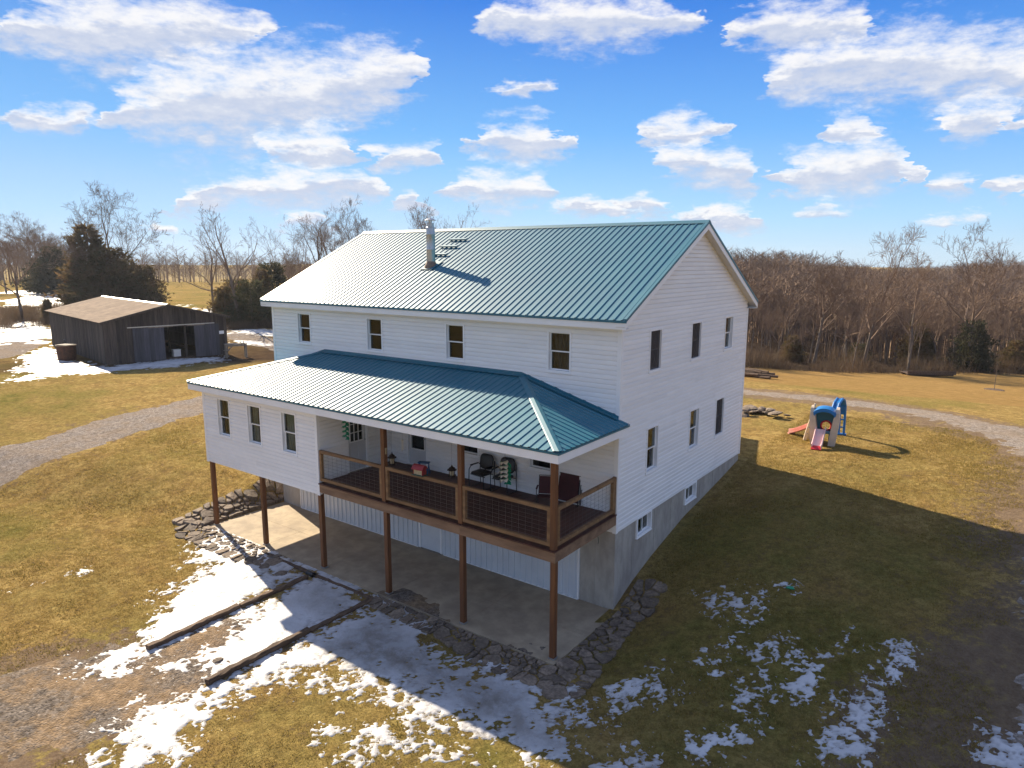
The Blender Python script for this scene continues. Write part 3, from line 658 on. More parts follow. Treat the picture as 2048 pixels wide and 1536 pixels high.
SNOW={
 'pad_left':(1.0,[(-14.02, -3.31), (-12.01, -3.25), (-11.28, -2.7), (-8.58, -3.5), (-8.59, -3.9), (-8.53, -5.0), (-8.59, -5.92), (-8.46, -7.33), (-8.55, -8.47), (-9.72, -8.01), (-10.67, -6.53), (-11.45, -4.62), (-12.46, -4.97)]),
 'strip':(1.3,[(-11.49, -3.32), (-11.11, -3.19), (-8.6, -3.14), (-5.88, -3.12), (-5.92, -3.42), (-7.02, -3.49), (-8.47, -3.43), (-10.31, -3.38)]),
 'mid':(1.1,[(-8.49, -3.76), (-5.99, -3.54), (-5.93, -5.51), (-6.05, -7.01), (-6.21, -8.13), (-7.16, -8.0), (-7.5, -6.63), (-7.85, -5.39)]),
 'mid2':(0.35,[(-7.85, -5.39), (-7.5, -6.63), (-7.16, -8.0), (-6.21, -8.13), (-6.82, -8.98), (-8.32, -8.58), (-8.42, -6.03)]),
 'low':(1.0,[(-5.77, -3.56), (-5.77, -5.4), (-5.9, -7.1), (-5.93, -8.34), (-6.37, -9.55), (-5.25, -11.08), (-4.55, -10.57), (-5.09, -8.42), (-4.73, -6.53), (-3.82, -5.09), (-3.44, -3.68)]),
 'ice':(0.9,[(-5.38, -3.63), (-2.95, -4.2), (-1.25, -4.3), (0.34, -4.11), (1.11, -4.87), (3.17, -5.25), (1.98, -6.02), (-0.75, -5.95), (-2.58, -5.95), (-4.53, -6.38), (-5.25, -6.12)]),
 'sunpatch':(0.55,[(-4.53, -6.38), (-2.58, -5.95), (-0.75, -5.95), (1.98, -6.02), (-1.3, -8.24), (-0.47, -6.87), (-2.11, -6.7), (-4.33, -7.66)]),
 'sunpatch2':(0.3,[(-4.33, -7.66), (-2.11, -6.7), (-0.47, -6.87), (-1.3, -8.24), (-2.09, -8.81)]),
 'end1':(0.9,[(-8.55, -8.47), (-8.18, -8.52), (-8.32, -9.58), (-9.11, -10.03), (-9.15, -9.04)]),
 'line':(0.5,[(-15.31, -9.51), (-15.18, -8.77), (-14.83, -7.22), (-14.32, -7.36), (-14.4, -8.79), (-14.6, -9.73)]),
 'line2':(0.3,[(-9.21, -11.47), (-9.74, -11.3), (-9.24, -10.67), (-8.98, -10.76)]),
 'rs1':(0.45,[(0.83, -4.23), (1.23, -3.16), (2.26, -2.47), (2.69, -3.11), (2.02, -4.13), (1.29, -4.76)]),
 'rs2':(0.55,[(2.29, -5.24), (3.4, -4.17), (4.48, -2.92), (4.84, -1.42), (5.7, 0.74), (6.06, 0.54), (5.53, -1.7), (4.85, -3.43), (4.25, -4.49), (3.01, -5.35)]),
 'rs3':(0.6,[(5.73, -1.73), (6.37, -0.04), (7.06, 1.27), (7.48, 1.12), (7.04, -0.67), (7.05, -1.88), (7.03, -2.78), (5.95, -3.4), (5.55, -2.89)]),
 'rs4':(0.25,[(1.76, 1.08), (2.79, 2.0), (4.18, 2.66), (4.79, 2.23), (4.21, 0.77), (3.83, -0.68), (3.43, -1.85), (2.85, -1.58), (3.11, -0.02), (2.02, 0.11)]),
 'rs5':(0.15,[(1.92, -2.28), (4.36, 0.22), (5.48, 1.24), (5.0, -2.0), (4.48, -2.92), (2.97, -3.94), (2.01, -4.34)]),
 'br':(0.9,[(8.86, -1.3), (9.14, -0.94), (9.15, -1.53), (8.77, -1.76)]),
 'barn':(1.2,[(-63.96, 10.21), (-51.39, 6.54), (-46.16, 7.29), (-46.03, 11.62), (-44.59, 15.22), (-42.58, 14.22), (-42.72, 9.89), (-42.98, 5.95), (-44.68, 3.6), (-44.56, 1.76), (-50.59, 3.95), (-58.06, 6.15)]),
 'roadl':(1.2,[(-98.29, 17.3), (-99.6, 23.27), (-80.03, 16.23), (-68.56, 11.76), (-67.53, 9.43), (-67.59, 7.44)]),
 'fieldl':(0.55,[(-203.95, 51.23), (-215.42, 73.49), (-129.71, 40.57), (-92.53, 24.79), (-98.25, 20.68), (-98.29, 17.3)]),
 'roadr':(0.9,[(-65.96, 29.55), (-59.38, 31.11), (-54.53, 27.69), (-59.55, 26.26)]),
 'roadr2':(0.6,[(-56.88, 23.9), (-50.96, 25.17), (-47.49, 22.73), (-51.13, 20.93)]),
 'midfield':(0.4,[(-101.81, 38.38), (-93.51, 44.32), (-84.53, 48.4), (-64.26, 34.2), (-72.99, 35.48), (-88.11, 31.51)]),
 'fieldl2':(0.3,[(-101.89, 43.25), (-110.55, 51.18), (-99.56, 44.9)]),
}

SNOW['line'] = (.12, SNOW['line'][1])
for k_, d_ in (('rs1', .35), ('rs2', .42), ('rs3', .52), ('rs4', .0), ('rs5', -.1), ('mid', 1.45), ('pad_left', 1.15), ('low', 1.1), ('ice', 1.05), ('sunpatch', .62), ('barn', .95), ('roadl', .95), ('fieldl', .3)): SNOW[k_] = (d_, SNOW[k_][1])
def snow_field(keys, rag=1.0, fs=1.0, cap=.9):
    def f(X, Y):
        best = np.full(X.shape, -9.0)
        nz = fbm(X * .8 * fs, Y * .8 * fs, 5, .6) * 2.8 * rag + fbm(X * 4.4 * fs + 40, Y * 4.4 * fs, 5, .85) * 4.2 * rag
        for k in keys:
            d, poly = SNOW[k]
            sd = poly_sd(X, Y, poly) * fs
            best = np.maximum(best, np.clip(sd * 1.3, -2.5, cap) + (d - .85) * 1.25)
        return best + nz - .12
    return f
RSK = ['rs1', 'rs2', 'rs3', 'rs4', 'rs5']
near_keys = ['pad_left', 'strip', 'mid', 'mid2', 'low', 'ice', 'sunpatch', 'sunpatch2', 'end1']
def thin_ice(X, Y):
    a = sst(-.3, .9, poly_sd(X, Y, SNOW['ice'][1])) * sst(-.45, .2, fbm(X * .5 + 5, Y * .5, 4) + .12)
    b = sst(-.2, .6, poly_sd(X, Y, [(-8.4, -3.6), (-6, -3.4), (-5.9, -5.2), (-7.6, -5.0)])) * .55
    return np.maximum(a, b)
stuff(drape('snow', 'snow', (-14.6, 3.6, -12.5, -3.17), .042, snow_field(near_keys), .03, {'thin': thin_ice}), 'melting snow and ice in front of the patio', 'snow')
stuff(drape('snow', 'snow', (-15.8, -13.8, -10.2, -6.8), .06, snow_field(['line']), .025), 'thin line of snow across the left lawn', 'snow')
stuff(drape('snow', 'snow', (-10.2, -8.4, -12, -10.2), .06, snow_field(['line2']), .025), 'last scraps of snow at the lower left of the lawn', 'snow')
stuff(drape('snow', 'snow', (.6, 8.2, -6.0, 3.2), .04, snow_field(RSK, 1.15, 1.7), .025), 'scattered snow on the shaded lawn beside the house', 'snow')
stuff(drape('snow', 'snow', (8.2, 9.9, -2.4, -.2), .05, snow_field(['br']), .04), 'snow heap at the edge of the gravel drive', 'snow')
stuff(drape('snow', 'snow', (-66, -41, 0, 17), .12, snow_field(['barn'], .8, .5), .05), 'snow lying along the shaded side of the barn', 'snow')
stuff(drape('snow', 'snow', (-128, -64, 4, 40), .4, snow_field(['roadl', 'fieldl'], 1.0, .22), .08), 'snow on the track and field left of the barn', 'snow')
stuff(drape('snow', 'snow', (-180, -128, 25, 62), .8, snow_field(['fieldl'], 1.0, .16), .12), 'snow streaks on the far hayfield', 'snow')
stuff(drape('snow', 'snow', (-68, -45, 19, 32), .2, snow_field(['roadr', 'roadr2'], .8, .5), .05), 'snow on the lane beyond the barn', 'snow')
stuff(drape('snow', 'snow', (-106, -62, 29, 50), .35, snow_field(['midfield', 'fieldl2'], 1.0, .3), .08), 'snow between the trees behind the barn', 'snow')

# patio slabs: one pour per bay, with a saw cut between them
PATIO_Y0, PATIO_Y1 = -3.18, -.0
patio = bpy.data.objects.new('patio', None); COL.objects.link(patio); structure(patio, 'concrete patio under the raised porch')
px = [-14.78, -11.64, -8.61, -5.72, -2.89, .12]
for a, b in zip(px[:-1], px[1:]):
    for c, d in ((PATIO_Y0, -1.6), (-1.592, PATIO_Y1)):
        part('slab', MB().box(a + .004, b - .004, c, d, -.25, 0.0), 'patio_concrete', patio)
part('slab_joint', MB().box(px[0] + .02, px[-1] - .02, PATIO_Y0 + .02, -.02, -.25, -.008), 'concrete', patio)
# soil and fine gravel washed onto the slab
def spill(X, Y):
    return np.minimum(poly_sd(X, Y, [(-5.9, -3.3), (-5.5, -2.55), (-4.6, -2.6), (-3.75, -2.95), (-3.3, -3.3), (-3, -4), (-5.8, -4)]), .5) * 2.2 + fbm(X * 2.2, Y * 2.2, 5) * 1.4
def flat_patch(name, m, box, res, field, z):
    xs = np.arange(box[0], box[1], res); ys = np.arange(box[2], box[3], res)
    X, Y = np.meshgrid(xs, ys, indexing='ij'); F = np.clip(field(X, Y), -1, 1)
    Z = z + np.where(F > 0, .012 * F, .03 * F) + fbm(X * 9, Y * 9, 2) * .006
    nx, ny = X.shape; ii, jj = np.meshgrid(np.arange(nx - 1), np.arange(ny - 1), indexing='ij')
    k = (F > -.6)[:-1, :-1]; a = (ii * ny + jj)[k]; q = np.stack([a, a + ny, a + ny + 1, a + 1], -1)
    used = np.unique(q); rm = np.zeros(nx * ny, int); rm[used] = np.arange(len(used))
    return link(name, np_mesh(name, np.stack([X, Y, Z], -1).reshape(-1, 3)[used], rm[q]), m, smooth=True)
stuff(flat_patch('soil_spill', 'gravel_dark', (-6.1, -3, -3.17, -2.3), .04, spill, .004), 'dark soil and grit washed onto the patio edge', 'soil')
stuff(flat_patch('soil_spill', 'gravel_dark', (-1.75, -.45, -3.17, -2.55), .03, lambda X, Y: fbm(X * 2.4, Y * 2.4, 5) * 3 - .25 + .6 * poly_sd(X, Y, [(-1.7, -3.1), (-.5, -3.17), (-.5, -2.9), (-1.5, -2.7)]), .004), 'leaf litter near the corner post on the patio', 'soil')

# ------------------------------------------------------------------ flagstone borders
STONES={
 'right':[(0.11, -3.12), (0.16, -2.28), (0.05, -0.04), (-0.03, 1.13), (0.9, 1.05), (1.03, 0.72), (0.74, -0.59), (1.19, -2.86), (1.25, -3.88), (0.72, -4.31), (0.46, -3.92), (0.56, -3.17)],
 'front':[(-5.84, -3.16), (-5.62, -2.62), (-3.83, -2.75), (-1.5, -3.18), (0.13, -3.19), (0.5, -3.08), (0.39, -3.81), (-0.16, -4.19), (-1.31, -4.22), (-3.19, -3.95), (-4.55, -3.86), (-5.67, -3.74)],
 'left':[(-14.4, -3.07), (-14.75, -2.18), (-14.74, 0.06), (-14.77, 0.09), (-15.23, -0.04), (-14.86, -1.66), (-15.42, -2.52), (-15.79, -3.7)],
 'leftfront':[(-15.79, -3.7), (-14.35, -3.1), (-11.72, -3.16), (-10.53, -3.22), (-9.41, -4.29), (-11.05, -4.34), (-12.83, -4.32), (-14.97, -4.22)],
}

def clip_half(poly, px, py, nx, ny):
    out = []
    for i in range(len(poly)):
        a = poly[i]; b = poly[(i + 1) % len(poly)]
        da = (a[0] - px) * nx + (a[1] - py) * ny; db = (b[0] - px) * nx + (b[1] - py) * ny
        if da <= 0: out.append(a)
        if (da < 0) != (db < 0) and abs(da - db) > 1e-12:
            t = da / (da - db); out.append((a[0] + (b[0] - a[0]) * t, a[1] + (b[1] - a[1]) * t))
    return out
def stone_border(name, label, poly, spacing, seed, zoff=0.0, thick=.07, keepout=None):
    rng = random.Random(seed)
    xs = [p[0] for p in poly]; ys = [p[1] for p in poly]
    pts = []
    tries = 0
    while tries < 9000 and len(pts) < 150:
        tries += 1
        x = rng.uniform(min(xs), max(xs)); y = rng.uniform(min(ys), max(ys))
        if poly_sd(np.array([x]), np.array([y]), poly)[0] < .03: continue
        rr = spacing * (.40 + 1.0 * rng.random() ** 1.5)
        if all(math.hypot(x - q[0], y - q[1]) > (rr + q[2]) * .5 for q in pts): pts.append((x, y, rr))
    cx, cy = sum(xs) / len(xs), sum(ys) / len(ys)
    root = thing(name, label, 'stone border', (cx, cy, gz(cx, cy)), group='rough stone borders round the patio')
    rz = root.location.z
    for i, (x, y, rr) in enumerate(pts):
        cell = [(x + spacing * 1.05 * math.cos(a), y + spacing * 1.05 * math.sin(a)) for a in [k * math.pi / 6 for k in range(12)]]
        for j, (qx, qy, q2) in enumerate(pts):
            d = math.hypot(qx - x, qy - y)
            if j != i and d < spacing * 2.4:
                t = min(.78, max(.22, .5 + (rr - q2) / (2.6 * spacing)))
                cell = clip_half(cell, x + (qx - x) * t, y + (qy - y) * t, qx - x, qy - y)
        if keepout:
            for (kx, ky, nx, ny) in keepout: cell = clip_half(cell, kx, ky, nx, ny)
        if len(cell) < 3: continue
        # shrink, roughen
        mx = sum(c[0] for c in cell) / len(cell); my = sum(c[1] for c in cell) / len(cell)
        ring = []
        for k in range(len(cell)):
            a = cell[k]; b = cell[(k + 1) % len(cell)]
            for t in (0, .5):
                if t and math.hypot(a[0] - b[0], a[1] - b[1]) < .12: continue
                qx = a[0] + (b[0] - a[0]) * t; qy = a[1] + (b[1] - a[1]) * t
                d = math.hypot(qx - mx, qy - my) + 1e-6
                s = max(.35, (d - .018) / d) * (1 - .16 * rng.random())
                ring.append((mx + (qx - mx) * s, my + (qy - my) * s))
        if len(ring) < 4: continue
        tx, ty = rng.uniform(-.2, .2), rng.uniform(-.2, .2)
        h = thick * rng.uniform(.35, .9)
        z0 = gz(mx, my) + zoff
        n = len(ring); vs = []
        for lev, (s, hh) in enumerate(((1.03, -.08), (1.0, h * .7), (.93, h))):
            for (qx, qy) in ring:
                lx, ly = (qx - mx) * s, (qy - my) * s
                zz = gz(qx, qy) * .6 + gz(mx, my) * .4 + zoff
                vs.append((mx + lx - cx, my + ly - cy, zz + hh + (lx * tx + ly * ty) * (lev > 0) + rng.uniform(-.012, .012) - rz))
        vs.append((mx - cx, my - cy, z0 + h * 1.06 - rz))
        fs = [(k, (k + 1) % n, n + (k + 1) % n, n + k) for k in range(n)] + [(n + k, n + (k + 1) % n, 2 * n + (k + 1) % n, 2 * n + k) for k in range(n)]
        fs += [(2 * n + k, 2 * n + (k + 1) % n, 3 * n) for k in range(n)]
        part('stone', MB().add(vs, fs), 'stone', root)
    return root
STONES['front'] = [(-5.84, -3.2), (0.13, -3.2), (0.45, -3.3), (0.35, -3.8), (-0.3, -4.0), (-1.5, -3.95), (-3.2, -3.72), (-4.6, -3.6), (-5.7, -3.52)]
STONES['leftfront'] = [(-15.7, -3.65), (-14.6, -3.2), (-11.7, -3.2), (-10.5, -3.25), (-10.0, -3.75), (-11.2, -4.05), (-12.9, -4.2), (-14.8, -4.2)]
STONES['right'] = [(.13, -3.2), (.13, 1.1), (.8, 1.1), (.95, .6), (.72, -.6), (.95, -2.7), (1.05, -3.7), (.7, -4.2), (.42, -3.9)]
STONES['left'] = [(-14.8, -3.2), (-14.8, .15), (-15.2, .4), (-15.6, -.6), (-15.75, -2.0), (-16.1, -3.6)]
stone_border('stone_border', 'tumbled flat stones running down from the gable corner to the near patio corner', STONES['right'], .36, 3, keepout=[(.13, 0, -1, 0)])
stone_border('stone_border', 'flat brown stones laid along the front edge of the patio', STONES['front'], .32, 5, keepout=[(0, -3.2, 0, 1)])
stone_border('stone_border', 'sunlit stones stacked up the bank at the far left end of the patio', STONES['left'], .36, 8, .02, .13, keepout=[(-14.8, 0, 1, 0)])
stone_border('stone_border', 'sunlit flat stones in front of the far left patio post', STONES['leftfront'], .34, 9, keepout=[(0, -3.2, 0, 1)])

# ------------------------------------------------------------------ timbers on the pad
def timber(label, p0, p1, w, h, sink, seed, group=None, m='tie_wood'):
    rng = random.Random(seed)
    mid = ((p0[0] + p1[0]) / 2, (p0[1] + p1[1]) / 2)
    d = Vector((p1[0] - p0[0], p1[1] - p0[1], 0)); L = d.length; d.normalize(); s = Vector((-d.y, d.x, 0))
    z = gz(*mid) - sink
    mb = MB(); n = 14
    for i in range(n + 1):
        t = i / n; q = Vector((*p0, 0)) + d * L * t
        zz = gz(q.x, q.y) - sink
        j = lambda a=.018: rng.uniform(-a, a)
        c = [(-w / 2 + j(), 0), (-w / 2 + j(), h * .85 + j()), (-w * .36 + j(), h + j()), (w * .36 + j(), h + j()), (w / 2 + j(), h * .85 + j()), (w / 2 + j(), 0)]
        for a, b in c: mb.v.append(tuple(q + s * a + Vector((0, 0, zz + b - z)) - Vector((*mid, 0))))
    k = 6
    for i in range(n):
        for j2 in range(k):
            a = i * k + j2; b = i * k + (j2 + 1) % k
            mb.f.append((a, b, b + k, a + k))
    mb.f.append(tuple(range(k))); mb.f.append(tuple(n * k + i for i in reversed(range(k))))
    o = part('landscape_timber', mb, m); o.location = (*mid, z)
    return tag(o, label, 'timber', group)
TG = 'weathered timbers edging the pad'
timber('outer end timber of the left row, ending square in the snow', (-8.56, -8.52), (-8.58, -5.98), .17, .17, .03, 1, TG)
timber('inner timber of the left row, running up to the patio drain', (-8.55, -5.94), (-8.5, -3.72), .16, .15, .04, 2, TG)
timber('outer end timber of the right row, on the sunlit snow', (-6.02, -8.42), (-5.95, -5.62), .17, .17, .03, 3, TG)
timber('inner timber of the right row, in the shade by the patio', (-5.95, -5.58), (-5.88, -3.52), .15, .12, .05, 4, TG)
timber('low dark strip parallel to the patio, left of the drain', (-11.2, -3.40), (-8.78, -3.47), .12, .05, .0, 5, TG)  # low dark strips drawn along the drain line
timber('low dark strip parallel to the patio, right of the drain', (-8.40, -3.47), (-5.9, -3.44), .11, .05, .0, 6, TG)
o = thing('drain_pipe', 'short black drain pipe mouth between the two low dark strips', 'drain', (-8.6, -3.48, gz(-8.6, -3.48)))
mb = MB(); mb.tube([(-.16, 0, .02), (.16, -.02, .03)], .085, 12, cap=False); part('pipe', mb, 'black_metal', o)
mb = MB(); mb.lathe([(.10, 0), (.12, .05), (.06, .06)], 10, (.14, .0, -.01)); part('collar', mb, 'black_metal', o)

# ================================================================== THE HOUSE
L, W = 14.775, 9.986
ZS, ZE = 2.263, 7.82
XR, XL, YF, YB = .285, -15.10, -.315, 10.301
ZEAVE, ZRIDGE, YRIDGE = 8.054, 10.708, 4.993
SL = (ZRIDGE - ZEAVE) / (YRIDGE - YF)
house = thing('farmhouse', 'two-storey white sided farmhouse with teal metal roof, raised porch and basement', 'house')

class Plane:
    def __init__(s, o, u, n): s.o, s.u, s.n = Vector(o), Vector(u), Vector(n)
    def p(s, u, z, d=0.0): return s.o + s.u * u + s.n * d + Vector((0, 0, z))
    def box(s, mb, u0, u1, z0, z1, d0, d1):
        q = [s.p(u, z, d) for d in (d0, d1) for (u, z) in ((u0, z0), (u1, z0), (u1, z1), (u0, z1))]
        return mb.add(q, [(0, 1, 2, 3), (7, 6, 5, 4), (0, 4, 5, 1), (1, 5, 6, 2), (2, 6, 7, 3), (3, 7, 4, 0)])

def wall_cells(pl, u0, u1, z0, z1, ops, thick=.14):
    us = sorted({u0, u1, *[a for o in ops for a in o[:2] if u0 < a < u1]}); zs = sorted({z0, z1, *[a for o in ops for a in o[2:4] if z0 < a < z1]})
    mb = MB()
    for a, b in zip(us[:-1], us[1:]):
        run = None
        for c, d in zip(zs[:-1], zs[1:]):
            hole = any(o[0] < (a + b) / 2 < o[1] and o[2] < (c + d) / 2 < o[3] for o in ops)
            if hole:
                if run: pl.box(mb, a, b, run[0], run[1], -thick, 0); run = None
            else: run = (run[0], d) if run else (c, d)
        if run: pl.box(mb, a, b, run[0], run[1], -thick, 0)
    return mb

def siding(parent, pl, z0, z1, lo, hi, ops=(), c=.127, joined=False, m='vinyl', seed=0):
    """lapped vinyl courses with a recessed upper edge, each piece a mesh of its own"""
    big = MB(); zb = z0
    while zb < z1 - 1e-4:
        zt = min(zb + c, z1)
        zk = zb + .66 * c
        cuts = sorted({zb, zt, *([zk] if zk < zt else []), *[e for o in ops for e in o[2:4] if zb + 1e-4 < e < zt - 1e-4]})
        off = lambda z: (.034 - .004 * (z - zb) / (.66 * c)) if z <= zk else (.030 - .027 * (z - zk) / (.34 * c))
        slabs = []
        for a, b in zip(cuts[:-1], cuts[1:]):
            la, ha, lb, hb = lo(a), hi(a), lo(b), hi(b)
            if ha - la < .02: continue
            if hb < lb: lb = hb = (lb + hb) / 2
            segs = []; s = la; sb = lb
            for h0, h1 in sorted([(o[0], o[1]) for o in ops if o[2] < (a + b) / 2 < o[3]]):
                if h0 > s: segs.append((s, h0, sb, h0))
                s = sb = h1
            if ha > s: segs.append((s, ha, sb, max(hb, sb)))
            slabs.append((a, b, segs))
        rngj = random.Random(int(zb * 1000) + seed)
        if not joined and slabs and all(len(sl[2]) == len(slabs[0][2]) for sl in slabs):
            brk = {}
            for i, sg in enumerate(slabs[0][2]):
                a0, a1 = sg[0], sg[1]; u = a0 + rngj.uniform(1.2, 3.66); b_ = []
                while u < a1 - .5: b_.append(u); u += 3.66
                brk[i] = b_
            ns = []
            for a, b, segs in slabs:
                out_ = []
                for i, (p0, p1, q0, q1) in enumerate(segs):
                    cut = [c_ for c_ in brk[i] if max(p0, q0) + .3 < c_ < min(p1, q1) - .3]
                    if len(cut) != len(brk[i]): cut = []
                    ed = [p0] + cut + [p1]
                    for j_ in range(len(ed) - 1):
                        l_ = p0 if j_ == 0 else ed[j_] + .0025; r_ = p1 if j_ == len(ed) - 2 else ed[j_ + 1] - .0025
                        out_.append((l_, r_, q0 if j_ == 0 else l_, q1 if j_ == len(ed) - 2 else r_))
                ns.append((a, b, out_))
            if len({len(x[2]) for x in ns}) == 1: slabs = ns
        same = len({tuple((round(q[0], 3) if i else 0) for i, q in enumerate(sl[2])) for sl in slabs}) == 1
        mbs = {}
        for a, b, segs in slabs:
            for i, (p0, p1, q0, q1) in enumerate(segs):
                mb = big if joined else mbs.setdefault(i if same else 0, MB())
                mb.add([pl.p(p0, a, off(a)), pl.p(p1, a, off(a)), pl.p(q1, b, off(b)), pl.p(q0, b, off(b))], [(0, 1, 2, 3)])
                if a == zb:
                    mb.add([pl.p(p0, a, .002), pl.p(p1, a, .002), pl.p(p1, a, off(a)), pl.p(p0, a, off(a))], [(0, 1, 2, 3)])
        for mb in mbs.values(): part('siding_board', mb, m, parent)
        zb = zt
    if joined: return part('siding', big, m, parent)

def curtain_mesh(pl, u0, u1, z0, z1, d, waves=7, amp=.02, cover=(0, 1)):
    mb = MB(); n = 28; us = [u0 + (u1 - u0) * (cover[0] + (cover[1] - cover[0]) * k / n) for k in range(n + 1)]
    for k, u in enumerate(us):
        dd = d + amp * math.sin(k / n * waves * 2 * math.pi)
        mb.v += [tuple(pl.p(u, z0, dd)), tuple(pl.p(u, z1, dd))]
    for k in range(n): mb.f.append((2 * k, 2 * k + 2, 2 * k + 3, 2 * k + 1))
    return mb

def window(parent, pl, u0, u1, z0, z1, style='hung', curtain=None, cover=(0, 1), lower_only=False, name='window', screen=False):
    t = .055
    mb = MB()
    pl.box(mb, u0, u0 + t, z0, z1, -.10, .046); pl.box(mb, u1 - t, u1, z0, z1, -.10, .046)
    pl.box(mb, u0 + t, u1 - t, z1 - t, z1, -.10, .046); pl.box(mb, u0 + t, u1 - t, z0, z0 + t, -.10, .046)
    pl.box(mb, u0 - .012, u1 + .012, z0 - .02, z0 - .001, -.02, .060)          # sill nose
    win = part(name, mb, 'vinyl_trim', parent)
    a0, a1, b0, b1 = u0 + t, u1 - t, z0 + t, z1 - t
    s = .032
    if style == 'hung':
        zm = (b0 + b1) / 2
        sash = [(a0, a1, zm - .016, b1, -.030), (a0, a1, b0, zm + .016, -.062)]
    else:
        um = (a0 + a1) / 2
        sash = [(a0, um + .016, b0, b1, -.030), (um - .016, a1, b0, b1, -.062)]
    for i, (p0, p1, q0, q1, d) in enumerate(sash):
        mb = MB()
        pl.box(mb, p0, p0 + s, q0, q1, d - .03, d); pl.box(mb, p1 - s, p1, q0, q1, d - .03, d)
        pl.box(mb, p0 + s, p1 - s, q1 - s, q1, d - .03, d); pl.box(mb, p0 + s, p1 - s, q0, q0 + s, d - .03, d)
        part('sash', mb, 'vinyl_trim', win)
        mb = MB(); pl.box(mb, p0 + s - .004, p1 - s + .004, q0 + s - .004, q1 - s + .004, d - .020, d - .014)
        part('pane', mb, 'window_glass', win)
    if curtain:
        part('curtain', curtain_mesh(pl, a0 - .05, a1 + .05, b0 - .05, (b1 if not lower_only else (b0 + b1) / 2 + .1), -.20, cover=cover), curtain, win)
    if screen:
        mb = MB(); pl.box(mb, a0 + .004, a1 - .004, b0 + .004, b1 - .004, -.012, -.010)
        part('insect_screen', mb, 'screen_mesh', win)
    return win

def screen_mat():
    m = bpy.data.materials.new('screen_mesh'); m.use_nodes = True
    nt = m.node_tree; clear_nodes(nt); g = G(nt)
    out = g.n('ShaderNodeOutputMaterial'); tr = g.n('ShaderNodeBsdfTransparent'); df = g.n('ShaderNodeBsdfDiffuse')
    df.inputs[0].default_value = (.10, .09, .085, 1); mx = g.n('ShaderNodeMixShader'); mx.inputs[0].default_value = .62
    nt.links.new(tr.outputs[0], mx.inputs[1]); nt.links.new(df.outputs[0], mx.inputs[2]); nt.links.new(mx.outputs[0], out.inputs[0])
    MATS['screen_mesh'] = m
screen_mat()

FRONT = Plane((0, 0, 0), (1, 0, 0), (0, -1, 0))
GABLE = Plane((0, 0, 0), (0, 1, 0), (1, 0, 0))
BACK = Plane((0, W, 0), (-1, 0, 0), (0, 1, 0))
LEFT = Plane((-L, 0, 0), (0, -1, 0), (-1, 0, 0))

# --- openings
up = [(-13.30, -12.52), (-9.57, -8.79), (-6.02, -5.24), (-2.25, -1.47)]
f_ops = [(a, b, 6.48, 7.64) for a, b in up]
porch_w = [(-5.52, -4.70, 3.57, 4.90), (-2.86, -2.04, 3.57, 4.90)]
door2 = (-7.80, -6.86, 2.81, 4.86)
g_up = [(1.65, 2.46, 6.44, 7.65), (4.63, 5.47, 6.44, 7.65), (7.61, 8.45, 6.45, 7.65)]
g_lo = [(1.68, 2.47, 3.49, 4.85), (4.80, 5.63, 3.48, 4.83), (7.14, 7.98, 3.45, 4.82)]
b_win = [(1.24, 2.22, 1.69, 2.30), (4.72, 5.70, 1.70, 2.28)]
inset = lambda o, e=.03: (o[0] + e, o[1] - e, o[2] + e, o[3] - e)

# --- main walls
all_f = f_ops + porch_w + [door2]
fw = part('front_wall', wall_cells(FRONT, -L, 0, ZS, ZE, [inset(o) for o in all_f]), 'vinyl', house)
siding(fw, FRONT, ZS, ZE, lambda z: -L + .06, lambda z: -.06, [inset(o, .01) for o in all_f])
rake_lo = lambda z: max(.06, (z - (ZEAVE - .10)) / SL + YF)
rake_hi = lambda z: min(W - .06, W - ((z - (ZEAVE - .10)) / SL + YF))
g_ops = g_up + g_lo
mb = wall_cells(GABLE, 0, W, ZS, ZE, [inset(o) for o in g_ops + [(a, b, c, d) for a, b, c, d in b_win]])
mb.prism([GABLE.p(0, ZE), GABLE.p(W, ZE), GABLE.p(W / 2, ZRIDGE - .13)], (-.14, 0, 0))
gw = part('gable_wall', mb, 'vinyl', house)
siding(gw, GABLE, ZS, ZRIDGE - .12, rake_lo, rake_hi, [inset(o, .01) for o in g_ops + b_win])
mb = MB(); BACK.box(mb, 0, L, ZS, ZE, -.14, 0); bw = part('back_wall', mb, 'vinyl', house)
siding(bw, BACK, ZS, ZE, lambda z: .06, lambda z: L - .06, joined=True)
mb = MB(); LEFT.box(mb, -W, 0, ZS, ZE, -.14, 0); mb.prism([LEFT.p(-W, ZE), LEFT.p(0, ZE), LEFT.p(-W / 2, ZRIDGE - .13)], (.14, 0, 0))
lw = part('left_gable_wall', mb, 'vinyl', house)
siding(lw, LEFT, ZS, ZRIDGE - .12, lambda z: -rake_hi(z), lambda z: -rake_lo(z), joined=True)
for (x, y, sx_, sy_, z0, z1) in ((0, 0, 1, -1, ZS - .02, ZE), (0, W, 1, 1, ZS - .02, ZE), (-L, 0, -1, -1, ZS, ZE), (-L, W, -1, 1, ZS, ZE)):
    mb = MB(); e = .042
    x0, x1 = sorted((x - sx_ * .075, x + sx_ * e)); y0, y1 = sorted((y, y + sy_ * e))
    mb.box(x0, x1, y0, y1, z0, z1)
    x0, x1 = sorted((x, x + sx_ * (e - .001))); y0, y1 = sorted((y, y - sy_ * .075))
    mb.box(x0, x1, y0, y1, z0 + .001, z1 - .001)
    part('corner_trim', mb, 'vinyl_trim', house)
# solid near-black box: the unlit rooms' shade is put into its colour
part('room_dark_box', MB().box(-L + .5, -.5, .5, W - .5, .1, ZE), 'painted_room_dark', house)

